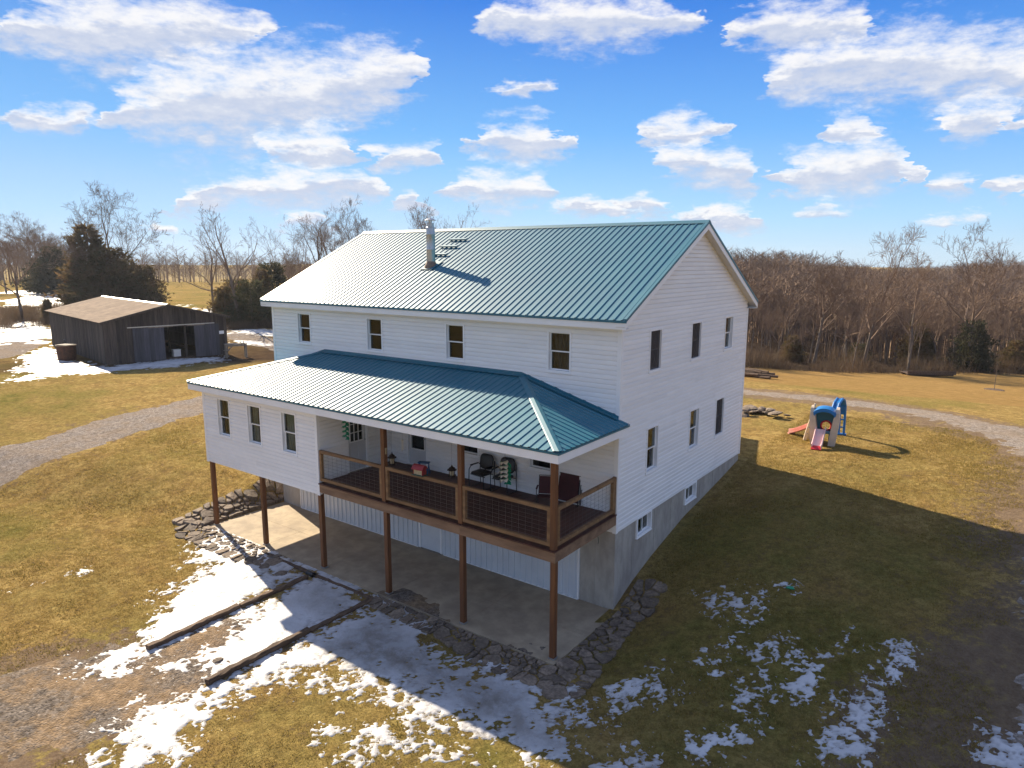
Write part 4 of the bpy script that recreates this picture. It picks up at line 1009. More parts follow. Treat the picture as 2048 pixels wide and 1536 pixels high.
for i, o in enumerate(f_ops):
    window(house, FRONT, *o, curtain=('blind' if i == 3 else None), cover=(.0, 1) if i == 3 else (0, 1))
for i, o in enumerate(porch_w): window(house, FRONT, *o, curtain='blind', cover=(.0, .25))
for i, o in enumerate(g_up): window(house, GABLE, *o, curtain=(None, None, 'curtain_tan')[i], screen=i < 2)
for i, o in enumerate(g_lo): window(house, GABLE, *o, curtain=('curtain', 'curtain_tan', None)[i], cover=((0, .3), (.5, 1), (0, 1))[i], screen=(i == 2))
for o in b_win: window(house, GABLE, *o, style='slide', name='basement_window')

# --- foundation
bw_ops = [inset(o) for o in b_win]
mb = wall_cells(GABLE, 0, W, -.6, ZS, bw_ops, .22)
fnd = part('foundation_wall', mb, 'concrete', house)
FR2 = Plane((0, .005, 0), (1, 0, 0), (0, -1, 0))
for (a, b, nm) in ((-1.13, -.225, 'concrete_pier'), (-L, -13.6, 'concrete_pier')):
    mb = MB(); FR2.box(mb, a, b, -.3, 2.45, -.22, 0); part(nm, mb, 'concrete', fnd)
mb = MB(); mb.box(-L, -L + .2, .23, W, -.6, ZS); part('foundation_side', mb, 'concrete', fnd)
mb = MB(); mb.box(-L + .2, -.22, W - .2, W, -.6, ZS); part('foundation_back', mb, 'concrete', fnd)
for y in (1.05, 2.5, 3.7, 4.9, 6.1, 7.3, 8.5): part('form_seam', MB().box(-.002, .006, y - .012, y + .012, -.3, (b_win[0][2] if 1.0 < y < 2.3 else b_win[1][2] - .03 if 4.6 < y < 5.8 else ZS - .03)), 'concrete', fnd)
part('form_seam', MB().box(-.632, -.608, -.006, .006, -.2, 2.4), 'concrete', fnd)
# white ribbed panels along the basement front, a door let into them
pnl_edges = []
x = -13.6
bd = (-7.30, -6.28)
segs = [(-13.6, bd[0]), (bd[1], -1.13)]
for a, b in segs:
    n = max(1, round((b - a) / .914))
    w = (b - a) / n
    for k in range(n):
        mb = MB(); x0 = a + k * w
        prof = []
        for r_ in range(4):
            c = x0 + w * (r_ + .5) / 4
            prof += [(c - w / 8 + .0, 0), (c - .040, 0), (c - .030, .032), (c + .030, .032), (c + .040, 0)]
        prof.append((x0 + w - .002, 0))
        vs = [FR2.p(u, z, .03 + d) for (u, d) in prof for z in (.02, 2.5)]
        fs = [(2 * q, 2 * q + 2, 2 * q + 3, 2 * q + 1) for q in range(len(prof) - 1)]
        mb.add(vs, fs); part('wall_panel', mb, 'metal_siding', house)
mb = MB(); FR2.box(mb, -13.6, -1.13, 0, 2.45, -.1, .025); part('basement_front_wall', mb, 'metal_siding', house)
mb = MB(); FR2.box(mb, -13.64, -13.60, .01, 2.45, 0, .06); FR2.box(mb, -1.13, -1.09, .01, 2.45, 0, .06); FR2.box(mb, -13.6, bd[0] - .06, .0, .03, .0, .062); FR2.box(mb, bd[1] + .06, -1.13, .0, .03, .0, .062)
part('panel_trim', mb, 'vinyl_trim', house)

def door(parent, pl, u0, u1, z0, z1, lite, grid=None, d=0.0, curtain=None, name='door'):
    t = .07; mb = MB()
    pl.box(mb, u0, u0 + t, z0, z1, d - .05, d + .035); pl.box(mb, u1 - t, u1, z0, z1, d - .05, d + .035); pl.box(mb, u0 + t, u1 - t, z1 - t, z1, d - .05, d + .035)
    dr = part(name, mb, 'vinyl_trim', parent)
    a0, a1 = u0 + t, u1 - t; l0, l1, m0, m1 = lite
    mb = MB(); e = d - .028
    pl.box(mb, a0, l0, z0 + .02, z1 - t, d - .07, e); pl.box(mb, l1, a1, z0 + .02, z1 - t, d - .07, e)
    pl.box(mb, l0, l1, z0 + .02, m0, d - .07, e); pl.box(mb, l0, l1, m1, z1 - t, d - .07, e)
    # raised panels under the light
    if m0 - z0 > .7:
        um = (l0 + l1) / 2
        for q0, q1 in ((l0, um - .04), (um + .04, l1)):
            pl.box(mb, q0, q1, z0 + .16, m0 - .14, d - .028, d - .014)
    part('door_leaf', mb, 'door_white', dr)
    mb = MB()
    pl.box(mb, l0 - .03, l0, m0 - .03, m1 + .03, d - .03, d - .008); pl.box(mb, l1, l1 + .03, m0 - .03, m1 + .03, d - .03, d - .008)
    pl.box(mb, l0, l1, m0 - .03, m0, d - .03, d - .008); pl.box(mb, l0, l1, m1, m1 + .03, d - .03, d - .008)
    if grid:
        gu, gv = grid
        for k in range(1, gu): c = l0 + (l1 - l0) * k / gu; pl.box(mb, c - .008, c + .008, m0, m1, d - .05, d - .022)
        for k in range(1, gv): c = m0 + (m1 - m0) * k / gv; pl.box(mb, l0, l1, c - .008, c + .008, d - .049, d - .023)
    part('light_frame', mb, 'vinyl_trim', dr)
    mb = MB(); pl.box(mb, l0, l1, m0, m1, d - .060, d - .054); part('pane', mb, 'window_glass', dr)
    mb = MB(); pl.box(mb, l0 - .02, l1 + .02, m0 - .02, m1 + .02, d - .30, d - .28); part('dark_backing', mb, curtain or 'painted_room_dark', dr)  # panel coloured as a blind; default colour is painted room darkness
    mb = MB(); hz = z0 + .98; hu = a1 - .07
    q = pl.p(hu, hz, d - .03); mb.tube([q, q + pl.n * .05], .012, 8); mb.tube([q + pl.n * .045, q + pl.n * .07], [.028, .022], 10)
    part('handle', mb, 'galv', dr)
    mb = MB(); pl.box(mb, u0, u1, z0 - .0, z0 + .02, d - .05, d + .06); part('threshold', mb, 'grey_wood', dr)
    return dr
mat('door_white', (0.60, 0.60, 0.60), (0.55, 0.55, 0.555), 2, 0.5)
door(house, FRONT, *door2, lite=(-7.62, -7.04, 3.40, 4.66), curtain='blind')
door(house, FR2, bd[0], bd[1], .0, 2.08, lite=(-7.05, -6.53, 1.02, 1.86), d=.03, curtain='blind', name='basement_door')
# backing so the basement door is not open to the dark
# --- enclosed room at the left end of the porch
RX0, RX1, RY = -L, -8.57, -3.03
RZ0, RZ1 = 2.42, 5.07
RF = Plane((0, RY, 0), (1, 0, 0), (0, -1, 0)); RS = Plane((RX1, 0, 0), (0, 1, 0), (1, 0, 0)); RL = Plane((RX0, 0, 0), (0, -1, 0), (-1, 0, 0))
r_ops = [(-13.93, -13.15, 3.48, 4.84), (-12.15, -11.37, 3.48, 4.84), (-10.31, -9.53, 3.48, 4.84)]
rw = part('room_front_wall', wall_cells(RF, RX0, RX1, RZ0, RZ1, [inset(o) for o in r_ops], .12), 'vinyl', house)
siding(rw, RF, RZ0, RZ1, lambda z: RX0 + .06, lambda z: RX1 - .06, [inset(o, .01) for o in r_ops])
d1 = (-1.93, -1.03, 2.81, 4.86)
rs = part('room_side_wall', wall_cells(RS, RY + .12, 0, RZ0, RZ1, [inset(d1)], .12), 'vinyl', house)
siding(rs, RS, 2.82, RZ1, lambda z: RY + .06, lambda z: -.03, [inset(d1, .01)])
mb = MB(); RL.box(mb, 0, -RY - .12, RZ0, RZ1, -.12, 0); rl = part('room_left_wall', mb, 'vinyl', house)
siding(rl, RL, RZ0, RZ1, lambda z: .03, lambda z: -RY - .06, joined=True)
for (x, s_) in ((RX0, -1), (RX1, 1)):
    mb = MB(); a, b = sorted((x - s_ * .07, x + s_ * .04)); mb.box(a, b, RY - .04, RY, RZ0 - .02, RZ1)
    a, b = sorted((x, x + s_ * .039)); mb.box(a, b, RY, RY + .07, RZ0 - .019, RZ1 - .001); part('corner_trim', mb, 'vinyl_trim', house)
part('room_floor', MB().box(RX0 + .02, RX1 - .02, RY + .02, -.03, RZ0 + .01, RZ0 + .2), 'soffit', house)
part('side_room_dark_box', MB().box(RX0 + .3, RX1 - .4, RY + .55, -.1, RZ0 + .25, RZ1 - .05), 'painted_room_dark', house)  # near-black box, the side room's shade put into the colour
for i, o in enumerate(r_ops): window(house, RF, *o, curtain='curtain', cover=((.35, 1), (0, .35), (0, .45))[i])
door(house, RS, *d1, lite=(-1.74, -1.22, 3.80, 4.64), grid=(3, 3), curtain='blind')

# --- porch deck
DZ = 2.81
bx0, bx1 = -8.52, .05
nb = 60; bwid = (bx1 - bx0) / nb
deck = part('deck_frame', MB().box(-8.5, -.06, -2.94, -.05, 2.56, DZ - .06), 'beam_wood', house)
me_b = MB().box(.003, bwid - .003, -3.12, -.022, -.032, 0).mesh('deck_board')
for k in range(nb):
    o = link('deck_board', me_b, 'deck_wood', deck); o.location = (bx0 + k * bwid, 0, DZ + random.Random(k).uniform(-.003, .002))
part('rim_beam', MB().box(-8.53, -2.90, -3.065, -3.02, 2.505, 2.775), 'beam_wood', house)
part('rim_beam', MB().box(-2.894, .030, -3.065, -3.02, 2.505, 2.775), 'beam_wood', house)
part('rim_beam', MB().box(-8.52, .0, -3.018, -2.975, 2.51, 2.772), 'beam_wood', house)
part('side_beam', MB().box(-.012, .033, -3.018, -.03, 2.507, 2.773), 'beam_wood', house)

# --- posts
def post(x, y, z0, z1, w=.14):
    c = .008; h = w / 2; mb = MB()
    ring = [(-h + c, -h), (h - c, -h), (h, -h + c), (h, h - c), (h - c, h), (-h + c, h), (-h, h - c), (-h, -h + c)]
    mb.prism([(x + a, y + b, z0) for a, b in ring], (0, 0, z1 - z0))
    return mb
PX = [-14.64, -11.64, -8.60, -5.71, -2.888, -.055]
for i, x in enumerate(PX):
    lp = part('post', post(x, -2.965, .04, 2.418 if i < 3 else 2.503), 'post_wood', house)
    part('post_bracket', MB().box(x - .085, x + .085, -3.05, -2.88, .0, .038), 'galv', lp)
    if i >= 3: part('post', post(x, -3.00, DZ + .002, 5.07), 'post_wood', house)

# --- railings
def wire_grid(P0, P1, z0, z1, sv=.20, sh=.105, r=.0028):
    mb = MB(); P0 = Vector(P0); P1 = Vector(P1); d = P1 - P0; Lw = d.length; d.normalize()
    n = int(Lw / sv)
    for k in range(1, n + 1):
        q = P0 + d * (k * sv - (sv - (Lw - n * sv)) / 2)
        mb.tube([(q.x, q.y, z0), (q.x, q.y, z1)], r, 4, cap=False)
    z = z0 + .05
    while z < z1:
        mb.tube([(P0.x, P0.y, z), (P1.x, P1.y, z)], r, 4, cap=False); z += sh
    return mb
def railing(P0, P1, stiles=(True, True)):
    P0 = Vector(P0); P1 = Vector(P1); d = (P1 - P0).normalized()
    top = part('railing', MB().bar(P0 + Vector((0, 0, 3.795)), P1 + Vector((0, 0, 3.795)), .088, .088), 'rail_wood', house)
    part('bottom_rail', MB().bar(P0 + Vector((0, 0, 2.925)), P1 + Vector((0, 0, 2.925)), .088, .088), 'rail_wood', top)
    if stiles[0]:
        q = P0 + d * .045; part('stile', MB().bar(q + Vector((0, 0, 2.97)), q + Vector((0, 0, 3.75)), .086, .086, up=d), 'rail_wood', top)
    if stiles[1]:
        q = P1 - d * .045; part('stile', MB().bar(q + Vector((0, 0, 2.97)), q + Vector((0, 0, 3.75)), .086, .086, up=d), 'rail_wood', top)
    part('wire_mesh', wire_grid(P0 + d * .04, P1 - d * .04, 2.965, 3.755), 'wire', top)
railing((-8.50, -3.005, 0), (-5.785, -3.005, 0))
railing((-5.635, -3.005, 0), (-2.963, -3.005, 0))
railing((-2.813, -3.005, 0), (-.13, -3.005, 0))
railing((-.03, -2.925, 0), (-.03, -.12, 0))
part('porch_end_post', MB().box(-.075, .012, -.118, -.03, DZ + .003, 3.85), 'rail_wood', house)

# --- ribbed roof panels
def rib_profile(w, n=4, rh=.022, pitch=None):
    pr = []
    for k in range(n):
        c = w * (k + .5) / n; s = w / n
        pr += [(c - s / 2, 0), (c - .034, 0), (c - .016, rh), (c + .016, rh), (c + .034, 0)]
        pr += [(c + s * .27, 0), (c + s * .30, .004), (c + s * .33, 0)] if False else []
    pr.append((w, 0))
    return pr
NP = 17; pw = (XR - XL) / NP
roof_under = MB()
roof_under.prism([(XR - .03, YF + .02, ZEAVE - .04), (XR - .03, YRIDGE, ZRIDGE - .04), (XR - .03, YB - .02, ZEAVE - .04), (XR - .03, YB - .02, ZEAVE - .10), (XR - .03, YRIDGE, ZRIDGE - .10), (XR - .03, YF + .02, ZEAVE - .10)], (XL - XR + .06, 0, 0))
roof = part('roof', roof_under, 'soffit', house)
nz = Vector((0, -SL, 1)).normalized()
for side in (0, 1):
    mb = MB(); pr = rib_profile(pw)
    for (u, h) in pr:
        if side == 0:
            n = Vector((0, -SL, 1)).normalized(); a = Vector((u, YF - .02, ZEAVE - .02 * SL)); b = Vector((u, YRIDGE - .02, ZRIDGE - .02 * SL))
        else:
            n = Vector((0, SL, 1)).normalized(); a = Vector((u, YB + .02, ZEAVE - .02 * SL)); b = Vector((u, YRIDGE + .02, ZRIDGE - .02 * SL))
        mb.v += [tuple(a + n * (h - .012)), tuple(b + n * (h - .012))]
    k = len(pr)
    mb.f = [(2 * i, 2 * i + 2, 2 * i + 3, 2 * i + 1) if side == 0 else (2 * i, 2 * i + 1, 2 * i + 3, 2 * i + 2) for i in range(k - 1)]
    mer = mb.mesh('roof_panel')
    for i in range(NP):
        o = link('roof_panel', mer, 'teal_metal', roof); o.location = (XL + i * pw, 0, 0)
def cap_strip(p0, p1, wl, wr, dl, dr, h=.03):
    """folded cap along p0-p1 with wings dl, dr (unit vectors down each slope)"""
    p0, p1 = Vector(p0), Vector(p1); dl, dr = Vector(dl).normalized(), Vector(dr).normalized()
    up = Vector((0, 0, h)); prof = [dl * wl + up * .55, dl * wl * .8 + up, up * 1.6, dr * wr * .8 + up, dr * wr + up * .55]
    mb = MB(); mb.v = [tuple(p + q) for p in (p0, p1) for q in prof]
    mb.f = [(i, i + 1, i + 6, i + 5) for i in range(4)]
    return mb
part('ridge_cap', cap_strip((XL - .02, YRIDGE, ZRIDGE), (XR + .02, YRIDGE, ZRIDGE), .17, .17, (0, -1, -SL), (0, 1, -SL)), 'teal_metal', roof)
# eave trim, fascia, soffit
for y, s_ in ((YF, 1), (YB, -1)):
    a, b = sorted((y - s_ * .004, y + s_ * .02)); part('eave_trim', MB().box(XL - .01, XR + .01, a - .01 * (s_ > 0), b + .01 * (s_ < 0), ZEAVE - .085, ZEAVE - .022), 'teal_metal', roof)
    a, b = sorted((y + s_ * .008, y + s_ * .03)); part('fascia', MB().box(XL + .012, XR - .012, a, b, ZE - .02, ZEAVE - .087), 'vinyl_trim', roof)
    a, b = sorted((y + s_ * .03, (0 if s_ > 0 else W) - s_ * .002)); part('soffit', MB().box(XL + .03, XR - .03, a, b, ZE - .012, ZE), 'vinyl_trim', roof)
for xg, s_ in ((XR, 1), (XL, -1)):
    for (ya, yb) in ((YF, YRIDGE), (YB, YRIDGE)):
        pa = Vector((xg, ya, ZEAVE)); pb = Vector((xg, yb, ZRIDGE))
        q = Vector((0, 0, -.155))
        part('rake_board', MB().prism([pa + Vector((-s_ * .02, 0, -.055)), pb + Vector((-s_ * .02, 0, -.055)), pb + Vector((-s_ * .02, 0, -.23)), pa + Vector((-s_ * .02, 0, -.23))], (s_ * .018, 0, 0)), 'vinyl_trim', roof)
        part('rake_trim', MB().prism([pa + Vector((-s_ * .07, 0, .022)), pb + Vector((-s_ * .07, 0, .022)), pb + Vector((-s_ * .07, 0, -.056)), pa + Vector((-s_ * .07, 0, -.056))], (s_ * .085, 0, 0)), 'teal_metal', roof)
        # sloped soffit under the rake
        x0, x1 = sorted((xg - s_ * .022, 0 - .0 if s_ > 0 else -L))
        part('rake_soffit', MB().prism([(x0, ya, ZEAVE - .20), (x0, yb, ZRIDGE - .20), (x0, yb, ZRIDGE - .185), (x0, ya, ZEAVE - .185)], (x1 - x0, 0, 0)), 'soffit', roof)

# --- porch roof: hipped at both ends against the front wall
PEX0, PEX1, PEY, PEZ, PTZ = -15.07, .32, -3.43, 5.333, 6.285
PRUN = -PEY; PSL = (PTZ - PEZ) / PRUN
HX0, HX1 = PEX0 + PRUN * .955, PEX1 - PRUN
mb = MB()
c = [(PEX0 + .03, PEY + .03, PEZ - .05), (PEX1 - .03, PEY + .03, PEZ - .05), (PEX1 - .03, -.03, PEZ - .05), (PEX0 + .03, -.03, PEZ - .05), (HX0, -.03, PTZ - .05), (HX1, -.03, PTZ - .05)]
mb.add(c, [(0, 1, 5, 4), (1, 2, 5), (0, 4, 3), (0, 3, 2, 1), (2, 3, 4, 5)])
proof = part('porch_roof', mb, 'soffit', house)
SX0 = PRUN / (HX0 - PEX0)
def run_front(x): return max(0.0, min(PRUN, (x - PEX0) * SX0, (PEX1 - x)))
npf = 17; pf = (PEX1 - PEX0) / npf
for i in range(npf):
    x0 = PEX0 + i * pf; mb = MB(); n = Vector((0, -PSL, 1)).normalized()
    pr = rib_profile(pf)
    # extra stations where the hips start
    for (u, h) in pr:
        x = x0 + u; r_ = max(run_front(x), .002)
        a = Vector((x, PEY - .02, PEZ - .02 * PSL)); b = Vector((x, PEY + r_, PEZ + r_ * PSL))
        mb.v += [tuple(a + n * (h - .004)), tuple(b + n * (h - .004))]
    mb.f = [(2 * k, 2 * k + 2, 2 * k + 3, 2 * k + 1) for k in range(len(pr) - 1)]
    part('roof_panel', mb, 'teal_metal', proof)
for side in (1, 0):
    npn = 4; pn = PRUN / npn
    xe = PEX1 if side else PEX0; s_ = 1 if side else -1
    rx = (PEX1 - HX1) if side else (HX0 - PEX0); sl = (PTZ - PEZ) / rx
    for i in range(npn):
        y0 = PEY + i * pn; mb = MB(); n = Vector((s_ * sl, 0, 1)).normalized(); pr = rib_profile(pn)
        for (u, h) in pr:
            y = y0 + u; r_ = max(.002, min(rx, (y - PEY) * rx / PRUN))
            a = Vector((xe + s_ * .02, y, PEZ - .02 * sl)); b = Vector((xe - s_ * r_, y, PEZ + r_ * sl))
            mb.v += [tuple(a + n * (h - .004)), tuple(b + n * (h - .004))]
        mb.f = [(2 * k, 2 * k + 2, 2 * k + 3, 2 * k + 1) if side else (2 * k, 2 * k + 1, 2 * k + 3, 2 * k + 2) for k in range(len(pr) - 1)]
        part('roof_panel', mb, 'teal_metal', proof)
part('hip_cap', cap_strip((PEX1 + .02, PEY - .02, PEZ + .004), (HX1, -.02, PTZ + .004), .16, .16, (-1, 0, 0), (0, 1, 0), .02), 'teal_metal', proof)
part('hip_cap', cap_strip((HX0, -.02, PTZ + .004), (PEX0 - .02, PEY - .02, PEZ + .004), .16, .16, (1, 0, 0), (0, 1, 0), .02), 'teal_metal', proof)
def flashing(p0, p1, dn):
    p0, p1 = Vector(p0), Vector(p1); mb = MB(); dn = Vector(dn).normalized()
    prof = [Vector((0, -.004, .10)), Vector((0, -.046, .09)), Vector((0, -.048, .03)), Vector((0, -.048, .03)) + dn * .14]
    mb.v = [tuple(p + q) for p in (p0, p1) for q in prof]; mb.f = [(i, i + 1, i + 5, i + 4) for i in range(3)]
    return mb
part('wall_flashing', flashing((HX0, 0, PTZ), (HX1, 0, PTZ), (0, -1, -PSL)), 'teal_metal', proof)
part('wall_flashing', flashing((HX1, 0, PTZ), (.02, 0, PEZ + .30 * (PTZ - PEZ) / PRUN), (.2, -1, -.06)), 'teal_metal', proof)
part('wall_flashing', flashing((-L - .02, 0, PEZ + .28 * (PTZ - PEZ) / PRUN), (HX0, 0, PTZ), (-.2, -1, -.06)), 'teal_metal', proof)
part('porch_ceiling', MB().box(RX1 + .03, PEX1 - .06, PEY + .06, -.025, 5.062, 5.075), 'soffit', proof)
for nm, (x0, x1, y0, y1), z0, z1, m in (
        ('fascia', (PEX0 + .01, PEX1 - .01, PEY + .005, PEY + .028), 5.055, PEZ - .075, 'vinyl_trim'),
        ('fascia', (PEX1 - .034, PEX1 - .011, PEY + .03, -.03), 5.056, PEZ - .076, 'vinyl_trim'),
        ('fascia', (PEX0 + .011, PEX0 + .034, PEY + .03, -.03), 5.056, PEZ - .076, 'vinyl_trim'),
        ('fascia_end', (.03, PEX1 - .036, -.05, -.03), 5.06, PEZ - .08, 'vinyl_trim'),
        ('eave_trim', (PEX0 - .012, PEX1 + .012, PEY - .014, PEY + .006), PEZ - .074, PEZ - .024, 'teal_metal'),
        ('eave_trim', (PEX1 - .008, PEX1 + .011, PEY + .008, -.0), PEZ - .0735, PEZ - .0245, 'teal_metal'),
        ('eave_trim', (PEX0 - .011, PEX0 + .008, PEY + .008, -.0), PEZ - .0735, PEZ - .0245, 'teal_metal')):
    part(nm, MB().box(x0, x1, y0, y1, z0, z1), m, proof)
part('room_soffit', MB().box(PEX0 + .04, RX1 + .03, PEY + .03, RY - .001, 5.058, 5.07), 'vinyl_trim', proof)

# --- stove pipe through the roof
cx_, cy_ = -8.655, 2.23
czr = ZEAVE + (cy_ - YF) * SL
ch = part('stove_pipe', MB().lathe([(.155, -.25), (.155, .55), (.158, .56), (.158, .58), (.155, .59), (.155, 1.06), (.159, 1.07), (.159, 1.10), (.155, 1.11), (.150, 1.32), (.125, 1.34), (.125, 1.47)], 24, (cx_, cy_, czr)), 'galv', house)
smooth_by_angle(ch, 35)
o = part('storm_collar', MB().lathe([(.24, -.16), (.235, -.02), (.18, .10), (.157, .16)], 24, (cx_, cy_, czr)), 'rusty_galv' if 'rusty_galv' in MATS else 'galv', ch); smooth_by_angle(o, 35)
o = part('rain_cap', MB().lathe([(.20, 1.555), (.20, 1.565), (.12, 1.615), (.03, 1.64), (.02, 1.66)], 20, (cx_, cy_, czr)), 'galv', ch); smooth_by_angle(o, 30)
for k in range(4):
    a = k * math.pi / 2 + .5; px_, py_ = cx_ + .118 * math.cos(a), cy_ + .118 * math.sin(a)
    part('cap_leg', MB().bar((px_, py_, czr + 1.42), (px_ + .03 * math.cos(a), py_ + .03 * math.sin(a), czr + 1.57), .03, .006, up=(math.cos(a), math.sin(a), 0)), 'galv', ch)
nrm = Vector((0, -SL, 1)).normalized(); dwn = Vector((0, 1, SL)).normalized()
q0 = Vector((cx_, cy_, czr)) + nrm * .02
mb = MB(); mb.add([q0 + Vector((a, 0, 0)) + dwn * b + nrm * e for e in (0, .008) for a, b in ((-.3, -.3), (.3, -.3), (.3, .34), (-.3, .34))], [(3, 2, 1, 0), (4, 5, 6, 7), (0, 1, 5, 4), (1, 2, 6, 5), (2, 3, 7, 6), (3, 0, 4, 7)])
part('roof_flashing', mb, 'teal_metal', ch)
# three foothold bars above the pipe
for y in (4.08, 3.55, 2.97):
    z = ZEAVE + (y - YF) * SL; p = Vector((-8.95, y, z)) + nrm * .055
    fb = part('foothold', MB().bar(p - Vector((.41, 0, 0)), p + Vector((.41, 0, 0)), .10, .045, up=nrm), 'teal_metal', roof)

# --- a covered rear stoop (its corner throws the small shadow past the back of the gable)
mb = MB(); mb.prism([(-12, W + .02, 5.6), (-12, 14.3, 4.95), (-12, 14.3, 5.03), (-12, W + .02, 5.68)], (7.3, 0, 0))
rp = part('rear_porch_roof', mb, 'teal_metal', house)
for x in (-11.9, -8.4, -4.85): part('rear_post', post(x, 14.15, gz(x, 14.15) - .05, 4.98), 'post_wood', house)
part('rear_deck', MB().box(-12, -4.75, W + .02, 14.25, 2.3, 2.5), 'deck_wood', house)

# ================================================================== THINGS ON THE PORCH
def copy_tree(o, parent=None):
    c = o.copy(); COL.objects.link(c)
    if parent is not None: c.parent = parent
    for ch in list(o.children): copy_tree(ch, c)
    return c

def rounded_slab(w, d, h, r, seg=5, bulge=.0):
    """rounded-rectangle cushion in the xy plane, z 0..h"""
    ring = []
    for cx, cy, a0 in ((w / 2 - r, d / 2 - r, 0), (-w / 2 + r, d / 2 - r, 90), (-w / 2 + r, -d / 2 + r, 180), (w / 2 - r, -d / 2 + r, 270)):
        for k in range(seg + 1):
            a = R(a0 + 90 * k / seg); ring.append((cx + r * math.cos(a), cy + r * math.sin(a)))
    return ring
def cushion(w, d, h, r, M):
    ring = rounded_slab(w, d, h, r); n = len(ring); mb = MB(); vs = []
    for s, z in ((.90, 0), (1.0, h * .3), (1.0, h * .7), (.92, h * .95), (.6, h * 1.12)):
        vs += [M @ Vector((x * s, y * s, z)) for x, y in ring]
    fs = [(i * n + k, i * n + (k + 1) % n, (i + 1) * n + (k + 1) % n, (i + 1) * n + k) for i in range(4) for k in range(n)]
    fs += [tuple(reversed(range(n))), tuple(4 * n + k for k in range(n))]
    return mb.add(vs, fs)
def arm_chair(label, loc, rz):
    t = thing('arm_chair', label, 'chair', loc, rz, 'black padded chairs on the porch')
    # faces -y; sled legs and bent-tube arms
    o = part('seat', cushion(.50, .48, .09, .10, Matrix.Translation((0, -.02, .41))), 'black_vinyl', t); smooth_by_angle(o, 60)
    M = Matrix.Translation((0, .21, .52)) @ Matrix.Rotation(R(79), 4, 'X') @ Matrix.Translation((0, .23, -.0))
    o = part('backrest', cushion(.52, .46, .07, .15, M), 'black_vinyl', t); smooth_by_angle(o, 60)
    for s in (-1, 1):
        x = s * .29
        pts = [(x, -.24, .0), (x, -.25, .30), (x, -.24, .56), (x, -.17, .645), (x, -.05, .665), (x, .18, .66), (x, .25, .60)]
        part('leg', MB().tube([(x, .27, .013), (x, -.20, .013), (x, -.24, .03)] + pts[1:], .013, 8), 'black_metal', t)
        part('leg', MB().tube([(x, .27, .013), (x, .24, .30), (x, .25, .60), (x * .9, .29, .80)], .013, 8), 'black_metal', t)
        part('armrest', MB().bar((x, -.17, .675), (x, .16, .675), .05, .025), 'black_metal', t)
    part('seat_frame', MB().tube([(-.29, -.18, .40), (.29, -.18, .40)], .012, 8).tube([(-.29, .2, .40), (.29, .2, .40)], .012, 8), 'black_metal', t)
    return t
arm_chair('black padded arm chair nearer the middle porch post, seat clear', (-4.29, -.42, DZ), R(-4))
arm_chair('black padded arm chair half hidden behind the green and white wind spinner', (-3.52, -.36, DZ), R(3))

# folded maroon lounger leaning on the wall
t = thing('folded_lounger', 'folded maroon camp lounger leaning against the porch wall', 'lounger', (-1.45, -.16, DZ))
M = Matrix.Rotation(R(-9), 4, 'X')
mb = MB(); mb.add([M @ Vector(p) for p in [(-.31, 0, .08), (.31, 0, .08), (.31, 0, .90), (-.31, 0, .90), (-.31, .03, .08), (.31, .03, .08), (.31, .03, .90), (-.31, .03, .90)]],
                  [(0, 1, 2, 3), (7, 6, 5, 4), (0, 4, 5, 1), (1, 5, 6, 2), (2, 6, 7, 3), (3, 7, 4, 0)])
part('fabric', mb, 'maroon', t)
part('frame', MB().tube([M @ Vector(p) for p in [(-.33, .02, 0), (-.33, .02, .86), (-.29, .02, .93), (.29, .02, .93), (.33, .02, .86), (.33, .02, 0)]], .014, 8), 'black_metal', t)
part('folded_leg', MB().tube([M @ Vector(p) for p in [(.36, .05, .04), (.36, .05, .80)]], .014, 8).tube([M @ Vector(p) for p in [(.39, .07, .04), (.39, .07, .70)]], .014, 8), 'black_metal', t)

# small sling chair by the corner post
t = thing('sling_chair', 'small dark red sling chair beside the corner post of the porch', 'chair', (-1.70, -.85, DZ), R(28))
part('sling_seat', MB().bar((0, -.20, .40), (0, .20, .36), .44, .015), 'maroon', t)
mb = MB(); mb.bar((0, .20, .38), (0, .34, .84), .42, .015, up=(0, 1, 0)); part('sling_back', mb, 'maroon', t)
for s in (-1, 1):
    x = s * .24
    part('leg', MB().tube([(x, -.26, 0), (x, -.22, .40), (x, -.20, .58), (x, -.10, .62), (x, .22, .60)], .011, 8), 'black_metal', t)
    part('leg', MB().tube([(x, .30, 0), (x, .12, .38), (x, -.20, .40)], .011, 8), 'black_metal', t)
    part('back_frame', MB().tube([(x * .9, .19, .36), (x * .9, .35, .86)], .011, 8), 'black_metal', t)
    part('armrest', MB().bar((x, -.18, .63), (x, .16, .625), .045, .02), 'maroon', t)
part('cross_bar', MB().tube([(-.22, .35, .86), (.22, .35, .86)], .011, 8), 'black_metal', t)

# hanging lantern feeders
def lantern(label, x, y, ztop, zbot, seed):
    h = ztop - zbot; t = thing('lantern_feeder', label, 'bird feeder', (x, y, zbot), seed, 'dark lantern bird feeders hanging in the porch')
    part('tray', MB().lathe([(.05, 0), (.11, .005), (.125, .03), (.12, .045)], 6), 'bronze', t)
    part('seed_tube', MB().lathe([(.055, .045), (.06, h * .30), (.055, h * .58)], 12), 'seed', t)
    for k in range(6):
        a = k * math.pi / 3; part('rod', MB().tube([(.085 * math.cos(a), .085 * math.sin(a), .03), (.085 * math.cos(a), .085 * math.sin(a), h * .60)], .006, 5), 'bronze', t)
    part('pagoda_roof', MB().lathe([(.145, h * .57), (.14, h * .60), (.075, h * .68), (.07, h * .72), (.095, h * .725), (.045, h * .82), (.02, h * .90), (.012, h)], 6), 'bronze', t)
    part('hanger', MB().tube([(0, 0, h - .01), (0, 0, 5.06 - zbot)], .0025, 4), 'wire', t)
